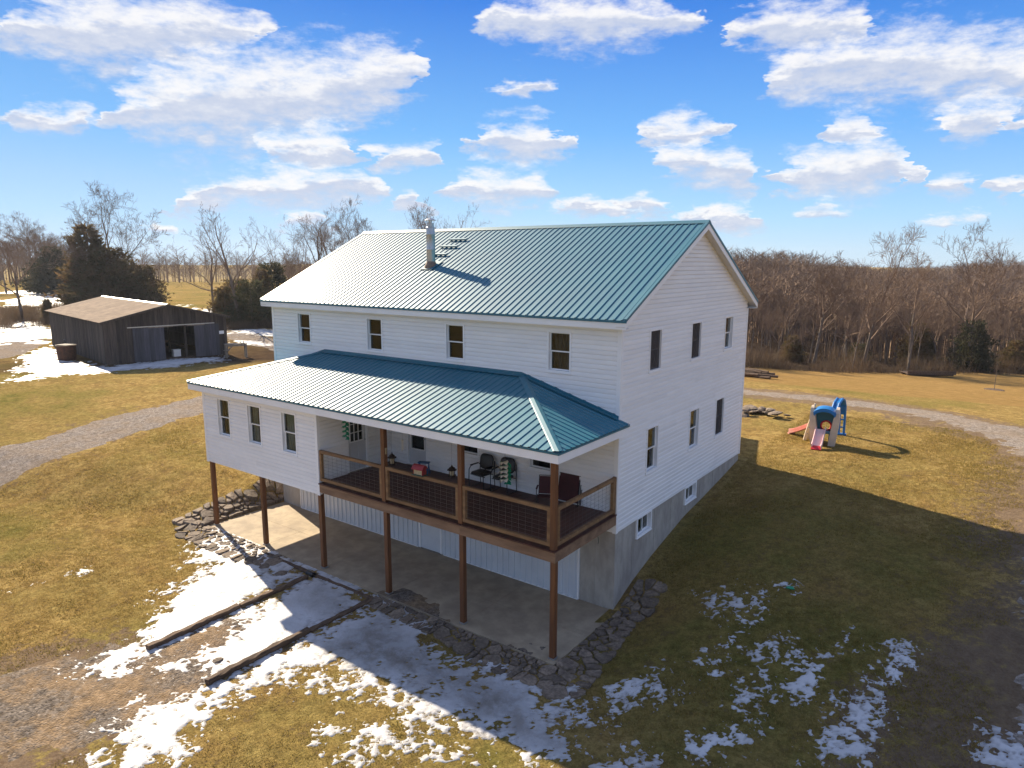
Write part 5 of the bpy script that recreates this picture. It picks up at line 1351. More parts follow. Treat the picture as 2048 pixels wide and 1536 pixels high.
lantern('dark pagoda lantern feeder hanging beside the left porch post', -5.92, -2.5, 4.09, 3.71, .3)
lantern('dark pagoda lantern feeder hanging left of the middle porch post', -3.64, -2.5, 4.12, 3.79, .1)

# red barn-shaped feeder on the rail
t = thing('barn_feeder', 'red roofed barn-shaped bird feeder standing on the porch rail', 'bird feeder', (-4.33, -3.02, 3.842), R(4))
part('base', MB().box(-.19, .19, -.125, .125, 0, .02), 'green_paint', t)
part('seed_box', MB().box(-.145, .145, -.075, .075, .02, .17), 'seed', t)
for s in (-1, 1):
    x = s * .15
    part('end_wall', MB().prism([(x - .008, -.085, .02), (x - .008, .085, .02), (x - .008, .085, .19), (x - .008, .05, .255), (x - .008, 0, .28), (x - .008, -.05, .255), (x - .008, -.085, .19)], (.016, 0, 0)), 'red_paint', t)
mb = MB(); pr = [(-.125, .175), (-.06, .262), (0, .292), (.06, .262), (.125, .175), (.125, .163), (.06, .25), (0, .28), (-.06, .25), (-.125, .163)]
for k in range(4):
    q = [pr[k], pr[k + 1], pr[8 - k], pr[9 - k]]
    mb.prism([(-.19, a, b) for a, b in q], (.38, 0, 0))
part('gambrel_roof', mb, 'red_paint', t)

# wind spinners
def spiral(label, x, y, z0, z1, r, cols, turns, group, white_top=False):
    t = thing('wind_spinner', label, 'wind spinner', (x, y, z0), 0, group)
    h = z1 - z0; n = int(turns * 14); blades = int(turns * 7)
    part('spindle', MB().tube([(0, 0, 0), (0, 0, 5.06 - z0)], .004, 5), 'wire', t)
    for k in range(blades):
        a = k / blades * turns * 2 * math.pi; z = h * k / blades
        d = Vector((math.cos(a), math.sin(a), 0)); s = Vector((-d.y, d.x, 0)); w = r * .95
        pts = [d * .012 + s * -w * .45 + Vector((0, 0, z)), d * r * .75 + s * -w * .30 + Vector((0, 0, z + .01)), d * r * 1.12 + s * .04 + Vector((0, 0, z - .02)), d * r * .7 + s * w * .55 + Vector((0, 0, z + .05)), d * .012 + s * w * .45 + Vector((0, 0, z + .055))]
        part('vane', MB().prism(pts, Vector((0, 0, .006))), cols[int(k / 3.5) % len(cols)], t)
    return t
spiral('green leafy wind spinner hanging by the half-glazed side door', -7.89, -2.5, 4.16, 4.74, .10, ['spinner_green'], 4, 'wind spinners hanging in the porch')
spiral('green and white spiral wind spinner hanging in front of a black chair', -1.86, -2.5, 3.95, 4.52, .155, ['spinner_green', 'spinner_white'], 5, 'wind spinners hanging in the porch')

# small things near the left post
t = thing('folding_step', 'small blue folding step behind the left porch post', 'step', (-6.55, -.55, DZ), R(20))
for s in (-1, 1):
    part('side_frame', MB().bar((s * .17, -.12, .0), (s * .17, .05, .40), .03, .02), 'blue_paint', t)
    part('rear_leg', MB().bar((s * .15, .16, .0), (s * .15, .05, .38), .025, .018), 'blue_paint', t)
part('tread', MB().box(-.18, .18, -.06, .12, .38, .41), 'blue_paint', t)
part('lower_tread', MB().box(-.16, .16, -.14, .0, .18, .205), 'blue_paint', t)
t = thing('wind_chime', 'pale wind chime hanging right of the left porch post', 'wind chime', (-5.38, -2.6, 4.45))
part('cord', MB().tube([(0, 0, .1), (0, 0, .61)], .002, 4), 'wire', t)
part('disc', MB().lathe([(.03, .09), (.035, .10), (.02, .11)], 8), 'spinner_white', t)
for k in range(5):
    a = k * 1.256; part('tube', MB().tube([(.022 * math.cos(a), .022 * math.sin(a), -.16 - .02 * k), (.022 * math.cos(a), .022 * math.sin(a), .09)], .004, 5), 'spinner_white', t)
t = thing('wall_plate', 'brass bracket hook fixed to the left porch post', 'hook', (-5.635, -3.0, 4.28))
part('plate', MB().box(-.004, .006, -.03, .03, -.09, .09), 'seed', t)
part('arm', MB().tube([(.006, 0, .07), (.05, 0, .08), (.07, 0, .05)], .006, 6), 'seed', t)
t = thing('wall_thermometer', 'small tan dial fixed to the porch wall between door and window', 'thermometer', (-6.18, -.022, 4.02))
part('dial', MB().tube([(0, 0, 0), (0, -.02, 0)], .055, 12), 'spinner_white', t)
part('rim', MB().tube([(0, 0, 0), (0, -.012, 0)], .065, 12), 'seed', t)
t = thing('garden_hose_hook', 'green cord end dangling below the right end of the porch beam', 'cord', (-.02, -.95, 2.5))
part('cord', MB().tube([(0, 0, 0), (.01, .02, -.08), (0, .06, -.20), (-.01, .05, -.26)], .008, 5), 'green_paint', t)

# ================================================================== PLAYSET
pz = gz(2.3, 13.8)
t = thing('climbing_playset', 'plastic climbing playset with two slides and blue canopy on the lawn', 'playset', (2.22, 13.75, pz), R(8))
def panel(outline, x0, th, hole=None):
    """outline in (y,z), extruded along x"""
    mb = MB(); mb.prism([(x0, y, z) for y, z in outline], (th, 0, 0)); return mb
def arch(w0, w1, h, n=10):
    pts = [(-w0 / 2, 0)]
    for k in range(n + 1):
        a = math.pi - math.pi * k / n; pts.append((w1 / 2 * math.cos(a), h - w1 * .28 + w1 * .28 * math.sin(a)))
    pts.append((w0 / 2, 0)); return pts
# two tall curved side walls (front faces towards -y)
def wall_panel(x, s):
    mb = MB(); n = 12; ring = []
    for z, w, o in ((0, .36, .10), (.25, .34, .07), (.7, .33, .02), (1.1, .32, -.02), (1.35, .29, -.04), (1.5, .2, -.05), (1.55, .1, -.05)):
        xx = x - s * o
        tk = .13 * min(1, .35 + (1.62 - z))
        ring.append([(xx - tk, -w, z), (xx + tk, -w, z), (xx + tk, w * .9, z), (xx - tk, w * .9, z)])
    for i, rg in enumerate(ring): mb.v += rg
    for i in range(len(ring) - 1):
        for k in range(4): a = i * 4 + k; b = i * 4 + (k + 1) % 4; mb.f.append((a, b, b + 4, a + 4))
    mb.f += [(3, 2, 1, 0), tuple(len(mb.v) - 4 + k for k in range(4))]
    return mb
o = part('side_wall', wall_panel(-.42, -1), 'play_beige', t); o = part('side_wall', wall_panel(.42, 1), 'play_beige', t)
# canopy: a shallow blue dome bent over the top
mb = MB(); n = 12; m_ = 6
for j in range(m_ + 1):
    y = -.36 + .70 * j / m_
    for k in range(n + 1):
        a = math.pi * k / n; lip = .05 * math.cos(math.pi * j / m_) ** 2
        mb.v.append((-.43 * math.cos(a), y, 1.30 + .28 * math.sin(a) * (1 - .25 * ((j - m_ / 2) / (m_ / 2)) ** 2) + lip * .2))
for j in range(m_):
    for k in range(n): a = j * (n + 1) + k; mb.f.append((a, a + 1, a + n + 2, a + n + 1))
o = part('canopy', mb, 'play_blue', t); md = o.modifiers.new('solid', 'SOLIDIFY'); md.thickness = .035
part('canopy_visor', MB().prism([(-.42 * math.cos(math.pi * k / 12), -.40, 1.27 + .27 * math.sin(math.pi * k / 12)) for k in range(13)] + [(.36 * math.cos(math.pi * k / 12), -.40, 1.20 + .20 * math.sin(math.pi * k / 12)) for k in range(13)][0:13], (0, .045, 0)), 'play_blue', t)
# back board with a round red porthole
ring_c = (.06, .75)
out_ = [(-.38, .40), (.38, .40), (.38, 1.38), (-.38, 1.38)]
mb = MB(); N = 32; inn = [(ring_c[0] + .19 * math.cos(2 * math.pi * k / N), ring_c[1] + .19 * math.sin(2 * math.pi * k / N)) for k in range(N)]
def onrect(a):
    dx, dz = math.cos(a), math.sin(a); ts = []
    if dx > 1e-6: ts.append((.38 - ring_c[0]) / dx)
    if dx < -1e-6: ts.append((-.38 - ring_c[0]) / dx)
    if dz > 1e-6: ts.append((1.38 - ring_c[1]) / dz)
    if dz < -1e-6: ts.append((.40 - ring_c[1]) / dz)
    s = min(ts); return (ring_c[0] + dx * s, ring_c[1] + dz * s)
outr = [onrect(2 * math.pi * k / N) for k in range(N)]
for y in (.10, .14):
    mb.v += [(x, y, z) for x, z in inn] + [(x, y, z) for x, z in outr]
for k in range(N):
    k2 = (k + 1) % N
    mb.f += [(k, N + k, N + k2, k2), (2 * N + k2, 3 * N + k2, 3 * N + k, 2 * N + k), (k, k2, 2 * N + k2, 2 * N + k)]
part('back_board', mb, 'play_green', t)
pts = [(ring_c[0] + .19 * math.cos(2 * math.pi * k / 24), .09, ring_c[1] + .19 * math.sin(2 * math.pi * k / 24)) for k in range(25)]
part('porthole_ring', MB().tube(pts, .035, 8), 'play_red', t)
part('platform', MB().box(-.38, .38, -.30, .30, .50, .56), 'play_green', t)
part('lower_board', MB().box(.20, .40, -.28, -.24, .06, .50), 'play_green', t)
def slide(p_top, p_bot, w, m, m_end, name):
    p0, p1 = Vector(p_top), Vector(p_bot); n = 10; d = (p1 - p0); s = Vector((d.y, -d.x, 0)).normalized(); mb = MB()
    for k in range(n + 1):
        u = k / n; q = p0 + d * u
        z = p0.z + (p1.z - p0.z) * (u ** .9 if u < .8 else u) ; z = p1.z + (p0.z - p1.z) * ((1 - u) ** 1.25)
        q = Vector((q.x, q.y, z))
        for a, b in ((-1, .12), (-.86, .13), (-.72, .01), (.72, .01), (.86, .13), (1, .12), (.95, -.05), (-.95, -.05)):
            mb.v.append(tuple(q + s * a * w / 2 + Vector((0, 0, b))))
    for k in range(n):
        for j in range(8): a = k * 8 + j; b = k * 8 + (j + 1) % 8; mb.f.append((a, b, b + 8, a + 8))
    mb.f += [tuple(range(8)), tuple(n * 8 + j for j in reversed(range(8)))]
    o = part(name, mb, m, t); smooth_by_angle(o, 45)
    e = part('slide_foot', MB().bar(p1 - d.normalized() * .10 + Vector((0, 0, -.03)), p1 + d.normalized() * .06 + Vector((0, 0, -.06)), w * .92, .09), m_end, o)
slide((-.10, -.32, .66), (-.16, -1.12, .09), .40, 'play_pink', 'play_red', 'front_slide')
slide((-.50, .50, .62), (-1.35, 1.25, .09), .34, 'play_coral', 'play_coral', 'side_slide')
for s in (-.66, -.52): pass
part('ladder_leg', MB().tube([(-.72, .30, .0), (-.66, .25, .35), (-.52, .10, 1.0), (-.46, .05, 1.45), (-.40, .05, 1.62)], [.07, .065, .055, .05, .04], 8), 'play_beige', t)
part('ladder_leg', MB().tube([(-.62, .62, .0), (-.58, .52, .35), (-.50, .35, .9), (-.44, .25, 1.4)], [.07, .065, .055, .05], 8), 'play_beige', t)
for z, x, y in ((.3, -.63, .4), (.6, -.58, .33), (.9, -.52, .25)):
    part('rung', MB().tube([(x, y - .2, z), (x, y + .2, z)], .022, 6), 'play_blue', t)
# blue climbing arch to the back right
mb = MB(); prof = []
path = [(.30, .35, 1.32), (.36, .7, 1.60), (.44, 1.15, 1.72), (.50, 1.6, 1.60), (.54, 1.9, 1.32), (.55, 2.0, .9), (.56, 2.05, .0)]
for off in (-.10, .10):
    part('arch_rail', MB().tube([(x + off, y, z) for x, y, z in path], .05, 8), 'play_blue', t)
for k in range(1, 16):
    u = k / 16 * (len(path) - 1); i = int(u); f_ = u - i; q = Vector(path[i]).lerp(Vector(path[i + 1]), f_)
    part('arch_rung', MB().tube([(q.x - .10, q.y, q.z), (q.x + .10, q.y, q.z)], .03, 6), 'play_blue', t)
mb = MB()
for i in range(len(path) - 2):
    a, b = Vector(path[i]), Vector(path[i + 1]); mb.bar(a, b, .18, .03, up=(1, 0, 0) if False else (0, .3, 1) if i < 4 else (0, 1, 0))
part('arch_skin', mb, 'play_blue', t)
part('arch_foot', MB().box(.36, .76, 1.95, 2.13, 0, .06), 'play_blue', t)

# ================================================================== BARN
A = Vector((-47.18, 7.76, 0)); B = Vector((-45.74, 16.64, 0)); bu = (B - A).normalized(); bv = Vector((-bu.y, bu.x, 0))
BWd, BLn, BH, BP = 9.2, 17.2, 3.25, 4.35
bz = gz(-48, 9) - .05
barn = thing('barn', 'low weathered dark board barn with open sliding doors and tan metal roof', 'barn', (A.x, A.y, bz), math.atan2(bu.y, bu.x))
# local frame: x along the open front (away to the right), y back into the barn
roof_z = lambda x: BH + (BP - BH) * (1 - abs(x - BWd / 2) / (BWd / 2))
def planks(parent, along, n_w, fz, fixed, ops=(), m='barn_board', face=(0, -1), seed=1, total=1.0, z0=0.0):
    rng = random.Random(seed); w = .21; k = 0; a = 0.0
    while a < total - .02:
        b = min(a + w * rng.uniform(.82, 1.18), total)
        mid = (a + b) / 2; zb, zt = z0 - rng.uniform(0, .05), fz(mid)
        for (o0, o1, p0, p1) in ops:
            if o0 < mid < o1: zb = max(zb, p1)
        g_ = .006; pr = rng.uniform(.0, .02)
        if along == 'x': mb = MB().box(a + g_, b - g_, fixed + face[1] * (.025 + pr), fixed + face[1] * pr, zb, zt - rng.uniform(0, .02)) if face[1] > 0 else MB().box(a + g_, b - g_, fixed - .025 - pr, fixed - pr, zb, zt)
        else: mb = MB().box(fixed - .025 - pr, fixed - pr, a + g_, b - g_, zb, zt) if face[0] < 0 else MB().box(fixed + pr, fixed + pr + .025, a + g_, b - g_, zb, zt)
        part('plank', mb, m, parent); a = b
OP = (4.15, 6.65, 0, 2.62)
fwall = part('front_wall', MB().box(0, BWd, .03, .09, 2.66, 2.78).box(0, BWd, .03, .10, BH - .1, BH).box(.0, .12, .0, .12, 0, BH).box(BWd - .12, BWd, .0, .12, 0, BH), 'barn_board', barn)
planks(fwall, 'x', 0, roof_z, 0.0, [(OP[0], OP[1], 0, OP[3])], seed=2, total=BWd)
lwall = part('side_wall', MB().box(.03, .09, .1, BLn, 1.0, 1.12).box(.03, .09, .1, BLn, BH - .15, BH - .03), 'barn_board', barn)
planks(lwall, 'y', 0, lambda y: BH - .02, 0.0, face=(-1, 0), seed=4, total=BLn, m='barn_board')
rwall = part('side_wall', MB().box(BWd - .09, BWd - .03, .1, BLn, 1.0, 1.12), 'barn_board', barn)
planks(rwall, 'y', 0, lambda y: BH - .02, BWd, face=(1, 0), seed=5, total=BLn)
bwall = part('back_wall', MB().box(0, BWd, BLn - .09, BLn - .03, 1.0, 1.12), 'barn_board', barn)
planks(bwall, 'x', 0, roof_z, BLn, face=(0, 1), seed=6, total=BWd)
for (x0, x1, nm, sd) in ((1.95, 4.25, 'sliding_door', 11), (6.55, 8.55, 'sliding_door', 12)):
    d = part(nm, MB().box(x0, x1, -.09, -.055, .25, .37).box(x0, x1, -.09, -.055, 2.35, 2.47), 'barn_door', barn)
    rng = random.Random(sd); a = x0
    while a < x1 - .03:
        b = min(a + .19 * rng.uniform(.9, 1.1), x1); part('plank', MB().box(a + .004, b - .004, -.122, -.092, .05, 2.66), 'barn_door', d); a = b
part('door_track', MB().bar((1.6, -.12, 2.74), (8.2, -.12, 2.74), .06, .07), 'galv', barn)
part('track_board', MB().bar((3.1, -.14, 2.66), (4.9, -.14, 2.66), .02, .09), 'grey_wood', barn)
part('track_board', MB().bar((6.0, -.14, 2.66), (7.4, -.14, 2.66), .02, .09), 'grey_wood', barn)
for x in (2.9, 6.05):
    for y in (.6, 4.5, 8.5, 12.5): part('post', post(x, y, 0, roof_z(x) - .1, .16), 'barn_board', barn)
part('stall_rail', MB().bar((2.9, 4.5, 1.0), (6.05, 4.5, 1.0), .04, .14), 'tie_wood', barn)
part('stall_rail', MB().bar((2.9, 4.5, .55), (6.05, 4.5, .55), .04, .14), 'tie_wood', barn)
part('stall_rail', MB().bar((6.05, .6, .9), (6.05, 4.5, .9), .04, .14), 'tie_wood', barn)
# roof: panels laid down each slope
bsl = (BP - BH) / (BWd / 2); ov = .28
under = MB()
under.prism([(-ov, -ov, BH - ov * bsl + .02), (BWd / 2, -ov, BP + .02), (BWd + ov, -ov, BH - ov * bsl + .02), (BWd + ov, -ov, BH - ov * bsl + .06), (BWd / 2, -ov, BP + .06), (-ov, -ov, BH - ov * bsl + .06)], (0, BLn + 2 * ov, 0))
br = part('roof', under, 'barn_board', barn)
nb_ = 18; wb = (BLn + 2 * ov) / nb_
for side in (0, 1):
    mb = MB(); pr = []
    for k in range(6):
        c = wb * (k + .5) / 6; pr += [(c - wb / 12, 0), (c - .03, .0), (c, .004), (c + .03, .0)]
    pr.append((wb + .01, .006))
    for u, h in pr:
        if side == 0: mb.v += [(-ov - .03, u, BH - (ov + .03) * bsl + .068 + h), (BWd / 2 + .0, u, BP + .068 + h)]
        else: mb.v += [(BWd + ov + .03, u, BH - (ov + .03) * bsl + .068 + h), (BWd / 2 - .0, u, BP + .068 + h)]
    mb.f = [(2 * i, 2 * i + 1, 2 * i + 3, 2 * i + 2) if side == 0 else (2 * i, 2 * i + 2, 2 * i + 3, 2 * i + 1) for i in range(len(pr) - 1)]
    mebp = mb.mesh('roof_panel')
    for i in range(nb_):
        o = link('roof_panel', mebp, 'barn_roof', br); o.location = (0, -ov + i * wb, random.Random(i + side * 40).uniform(0, .006))
mb = cap_strip((BWd / 2, -ov - .02, BP + .075), (BWd / 2, BLn + ov, BP + .075), .18, .18, (-1, 0, -bsl), (1, 0, -bsl), .02); part('ridge_cap', mb, 'galv', br)
for s in (0, 1):
    xa = -ov if s == 0 else BWd + ov
    part('rake_board', MB().prism([(xa, -ov - .03, BH - ov * bsl + .05), (BWd / 2, -ov - .03, BP + .05), (BWd / 2, -ov - .03, BP - .10), (xa, -ov - .03, BH - ov * bsl - .10)], (0, .028, 0)), 'barn_board', br)
part('sign', MB().box(8.55, 8.95, -.13, -.11, 1.78, 2.05), 'paper_white', barn)
def blocal(x, y): return A + bu * x + bv * y
def at_ground(p): return (p.x, p.y, gz(p.x, p.y))
t = thing('feed_box', 'white box on the floor just inside the open barn doors', 'box', (*blocal(5.5, 1.3)[:2], bz + .06), math.atan2(bu.y, bu.x))
part('body', MB().box(-.28, .28, -.25, .25, 0, .52), 'paper_white', t); part('lid', MB().box(-.30, .30, -.27, .27, .52, .58), 'paper_white', t)
# earth floor
mb = MB(); mb.box(.1, BWd - .1, .1, BLn - .1, -.3, .05); part('earth_floor', mb, 'tie_wood', barn)

bp = blocal(-1.5, 4.9)
t = thing('rusty_tank', 'rusty open-topped metal tank in the snow beside the barn', 'tank', (bp.x, bp.y, gz(bp.x, bp.y)), .3)
part('body', MB().lathe([(.60, 0), (.62, .02), (.66, .55), (.70, 1.12), (.73, 1.14), (.73, 1.18), (.66, 1.18), (.60, .9), (.3, .86), (.02, .86)], 20), 'rust', t)
part('lid_board', MB().box(-.74, .45, -.35, .55, 1.185, 1.21), 'grey_wood', t)
bp = blocal(-.45, 9.2)
t = thing('rake_wheel', 'dark spoked hay rake wheel leaning on the barn side', 'wheel', (bp.x, bp.y, gz(bp.x, bp.y)), math.atan2(bv.y, bv.x))
pts = [(.62 * math.cos(a), .12 + .10 * math.sin(a), .64 + .62 * math.sin(a)) for a in [2 * math.pi * k / 24 for k in range(25)]]
part('rim', MB().tube(pts, .03, 6), 'black_metal', t)
mb = MB()
for k in range(12):
    a = 2 * math.pi * k / 12; mb.tube([(0, .12, .64), (.62 * math.cos(a), .12 + .10 * math.sin(a), .64 + .62 * math.sin(a))], .014, 4)
part('spokes', mb, 'black_metal', t); part('hub', MB().tube([(0, .06, .64), (0, .18, .64)], .08, 10), 'black_metal', t)
bp = blocal(8.9, -2.4)
t = thing('work_table', 'grey plank outdoor work table in front of the right barn corner', 'table', (bp.x, bp.y, gz(bp.x, bp.y)), math.atan2(bu.y, bu.x) - .25)
for k in range(3): part('top_plank', MB().box(-.85, .85, -.36 + k * .24, -.13 + k * .24, 1.10, 1.15), 'grey_wood', t)
for sx_ in (-.75, .75):
    for sy_ in (-.28, .28): part('leg', post(sx_, sy_, 0, 1.10, .13), 'grey_wood', t)
part('apron', MB().box(-.8, .8, -.34, -.30, .96, 1.09), 'grey_wood', t)
part('brace', MB().bar((-.75, -.34, .55), (-.30, -.34, 1.0), .03, .08), 'grey_wood', t)
part('shelf', MB().box(-1.0, -.55, -.6, -.36, .66, .70), 'grey_wood', t)
t2 = thing('bench_vise', 'small dark iron fittings standing on the plank work table', 'vise', (bp.x + .3, bp.y + .4, gz(bp.x, bp.y) + 1.15))
part('base', MB().box(-.3, .3, -.06, .06, 0, .04), 'black_metal', t2)
for x in (-.25, .25): part('upright', MB().tube([(x, 0, .03), (x, 0, .22)], [.035, .02], 8), 'black_metal', t2)

# ================================================================== SMALL THINGS ON THE LAND
def rock_mesh(seed, r, flat=.5):
    rng = random.Random(seed); mb = MB(); n = 9
    for i, (rr, z) in enumerate(((.75, -.25), (1, .0), (.95, .45), (.62, .85))):
        for k in range(n):
            a = 2 * math.pi * k / n; s = r * rr * rng.uniform(.8, 1.15); mb.v.append((s * math.cos(a), s * math.sin(a), (z * r + rng.uniform(-.04, .04) * r) * flat))
    for i in range(3):
        for k in range(n): a = i * n + k; b = i * n + (k + 1) % n; mb.f.append((a, b, b + n, a + n))
    mb.v.append((0, 0, r * flat * .95)); mb.f += [(3 * n + k, 3 * n + (k + 1) % n, 4 * n) for k in range(n)]
    return mb
rc = (-2.0, 18.3)
t = thing('stone_pile', 'low pile of flat stones at the back edge of the lawn', 'stone pile', (*rc, gz(*rc)))
rng = random.Random(4)
for k in range(26):
    o = part('stone', rock_mesh(k, rng.uniform(.16, .34), .35), 'stone', t); o.location = (rng.gauss(0, .65), rng.gauss(0, .45), .03 + .12 * rng.random() + (.14 if k % 3 == 0 else 0)); o.rotation_euler = (rng.uniform(-.25, .25), rng.uniform(-.25, .25), rng.uniform(0, 6))
rc = (-8.0, 37.2)
t = thing('log_pile', 'dark heap of old logs at the edge of the hayfield', 'log pile', (*rc, gz(*rc)))
for k in range(9):
    a = rng.uniform(-.5, .5); y = rng.gauss(0, .5); z = .12 + .13 * (k % 3); x = rng.gauss(0, .4); l = rng.uniform(.8, 1.5)
    part('log', MB().tube([(x - l * math.cos(a), y - l * math.sin(a) * .6, z), (x, y, z + rng.uniform(-.03, .05)), (x + l * math.cos(a), y + l * math.sin(a) * .6, z + rng.uniform(-.08, .08))], [.13, .12, .10], 8), 'tie_wood', t)
rc = (.9, 66.2)
t = thing('dark_boards', 'low dark weathered boards lying in the tan hayfield', 'boards', (*rc, gz(*rc)), R(33))  # unidentified dark flat shape, made up here as plain boards
for k in range(8): part('plank', MB().box(-2.4, 2.4, -.9 + k * .22, -.70 + k * .22, .32, .37), 'tie_wood', t)
part('beam', MB().box(-2.3, 2.3, -.7, -.55, .1, .32), 'tie_wood', t); part('beam', MB().box(-2.3, 2.3, .45, .6, .1, .32), 'tie_wood', t)
part('side_board', MB().box(-2.4, 2.4, -.95, -.90, .25, .62), 'tie_wood', t)
rc = (4.12, 1.91)
t = thing('scrap', 'small bright green plastic scrap on the shaded lawn', 'litter', (*rc, gz(*rc) + .01))
part('film', MB().prism([(-.10, -.04, .02), (.02, -.07, .03), (.12, -.02, .02), (.05, .05, .05), (-.07, .06, .03)], (.01, 0, .02)), 'spinner_green', t)
rc = (-6.65, -7.75)
t = thing('horseshoe_stone', 'small curved stone lying on the gravel between the timbers', 'stone', (*rc, gz(*rc)))
part('rock', rock_mesh(77, .14, .5), 'stone', t)

STEPS = [(-10.99, -3.97), (-10.65, -3.98), (-10.23, -4.01), (-9.38, -4.0)]
def stepping(x, y, lab, sd):
    t = thing('stepping_stone', lab, 'stone', (x, y, gz(x, y) + .012), random.Random(sd).uniform(0, 3), 'stepping stones showing through the snow')
    part('slab', rock_mesh(sd, .19, .28), 'stone', t)
for i, (x, y) in enumerate(STEPS):
    stepping(x, y, ['oval stone in the snow, first from the left patio stones', 'oval stone in the snow, second from the left patio stones', 'oval stone in the snow, third from the left patio stones', 'oval stone standing alone nearest the left timber row'][i], 60 + i)

# ================================================================== TREES
def grow(seed, height, spread=.55, fork=.32, levels=4, nkids=(7, 6, 5, 4), upright=.35, trunk_r=None, stems=1, crook=.16, twig_r=.012):
    """bare tree: trunk mesh and crown mesh (limbs, branches, twigs)"""
    rng = random.Random(seed); T_ = MB(); Cn = MB()
    r0 = trunk_r or height * .017
    def wander(p, d, ln, n, cr, tro):
        pts = [p.copy()]; dd = d.copy()
        for i in range(n):
            dd = (dd + Vector((rng.gauss(0, cr), rng.gauss(0, cr), rng.gauss(0, cr * .6))) + Vector((0, 0, tro))).normalized()
            p = p + dd * ln / n; pts.append(p.copy())
        return pts
    def branch(p, d, ln, r, lev):
        n = 4 if lev <= 1 else (3 if lev == 2 else 2)
        pts = wander(p, d, ln, n, crook * (1 + .15 * lev), upright * .16)
        r1 = max(r * (.30 if lev < levels else .4), twig_r * .6)
        rads = [r + (r1 - r) * (i / n) ** .85 for i in range(n + 1)]
        Cn.tube(pts, rads, 5 if lev <= 1 else 3, cap=False)
        if lev >= levels: return
        k = nkids[min(lev, len(nkids) - 1)]
        for j in range(k):
            u = .28 + .72 * (j + rng.random()) / k
            u = min(u, .995); i = min(int(u * n), n - 1); f = u * n - i
            q = pts[i].lerp(pts[i + 1], f); dd = (pts[i + 1] - pts[i]).normalized()
            side = dd.cross(Vector((rng.gauss(0, 1), rng.gauss(0, 1), rng.gauss(0, 1)))).normalized()
            nd = (dd * rng.uniform(.55, .95) + side * rng.uniform(.5, .95) + Vector((0, 0, upright * .5))).normalized()
            branch(q, nd, ln * rng.uniform(.42, .66) * (1.08 - .35 * u), max((rads[i] + (rads[i + 1] - rads[i]) * f) * rng.uniform(.45, .62), twig_r), lev + 1)
    for s in range(stems):
        if stems > 1:
            a = 2 * math.pi * s / stems + rng.random(); base = Vector((.25 * math.cos(a), .25 * math.sin(a), -.2)); d = Vector((.30 * math.cos(a), .30 * math.sin(a), 1)).normalized()
            rr = r0 * rng.uniform(.55, .8)
        else:
            base = Vector((0, 0, -.3)); d = Vector((rng.gauss(0, .05), rng.gauss(0, .05), 1)).normalized(); rr = r0
        th = height * (fork + .16) ; pts = wander(base, d, th, 5, .06, .05)
        rads = [rr * 1.35] + [rr * (1 - .45 * i / 5) for i in range(1, 6)]
        T_.tube(pts, rads, 8, cap=False)
        # leader continues into the crown
        branch(pts[-1], (pts[-1] - pts[-2]).normalized(), height - pts[-1].z - .05 * height, rads[-1], 0)
        nl = 5 if stems == 1 else 3
        for j in range(nl):
            u = .58 + .40 * (j + rng.random()) / nl; i = min(int(u * 5), 4); q = pts[i].lerp(pts[i + 1], u * 5 - i)
            a = rng.uniform(0, 6.28) if stems > 1 else 2 * math.pi * j / nl + rng.uniform(-.5, .5)
            nd = Vector((math.cos(a) * spread * 1.5, math.sin(a) * spread * 1.5, 1 - spread * .35)).normalized()
            branch(q, nd, height * rng.uniform(.36, .52) * (.8 + spread * .4), rads[i] * rng.uniform(.5, .68), 1 if j % 2 else 0)
    return T_, Cn
VAR = {}
def tree_variant(key, **kw):
    T_, Cn = grow(**kw); cm_ = Cn.mesh('crown'); VAR[key] = (T_.mesh('trunk'), cm_, max(v.co.z for v in cm_.vertices))
tree_variant('a', seed=1, height=14, spread=.55)
tree_variant('b', seed=2, height=14, spread=.70, fork=.22, nkids=(8, 6, 5, 4))
tree_variant('c', seed=3, height=14, spread=.42, fork=.38)
tree_variant('d', seed=5, height=14, spread=.35, fork=.45, nkids=(5, 4, 3, 3))
tree_variant('e', seed=8, height=14, spread=.30, fork=.12, stems=5, nkids=(5, 4, 4, 3), upright=.6)
tree_variant('f', seed=13, height=14, spread=.85, fork=.30, crook=.24, nkids=(5, 4, 3, 2))
tree_variant('g', seed=21, height=14, spread=.30, fork=.50, nkids=(4, 4, 3, 2))
tree_variant('h', seed=34, height=14, spread=.40, fork=.42, crook=.20, nkids=(4, 4, 3, 2))
def bare_tree(key, x, y, h, label, group=None, rz=None, sx=1.0, lean=(0, 0), seed=0):
    rng = random.Random(int(x * 31 + y * 17 + seed))
    tm, cm, h0 = VAR[key]; s = h / h0
    t = thing('bare_tree', label, 'tree', (x, y, gz(x, y)), rng.uniform(0, 6.28) if rz is None else rz, group)
    t.scale = (s * sx, s * sx, s); t.rotation_euler.x, t.rotation_euler.y = lean
    link('trunk', tm, 'bark', t); link('crown', cm, 'twig', t)
    return t
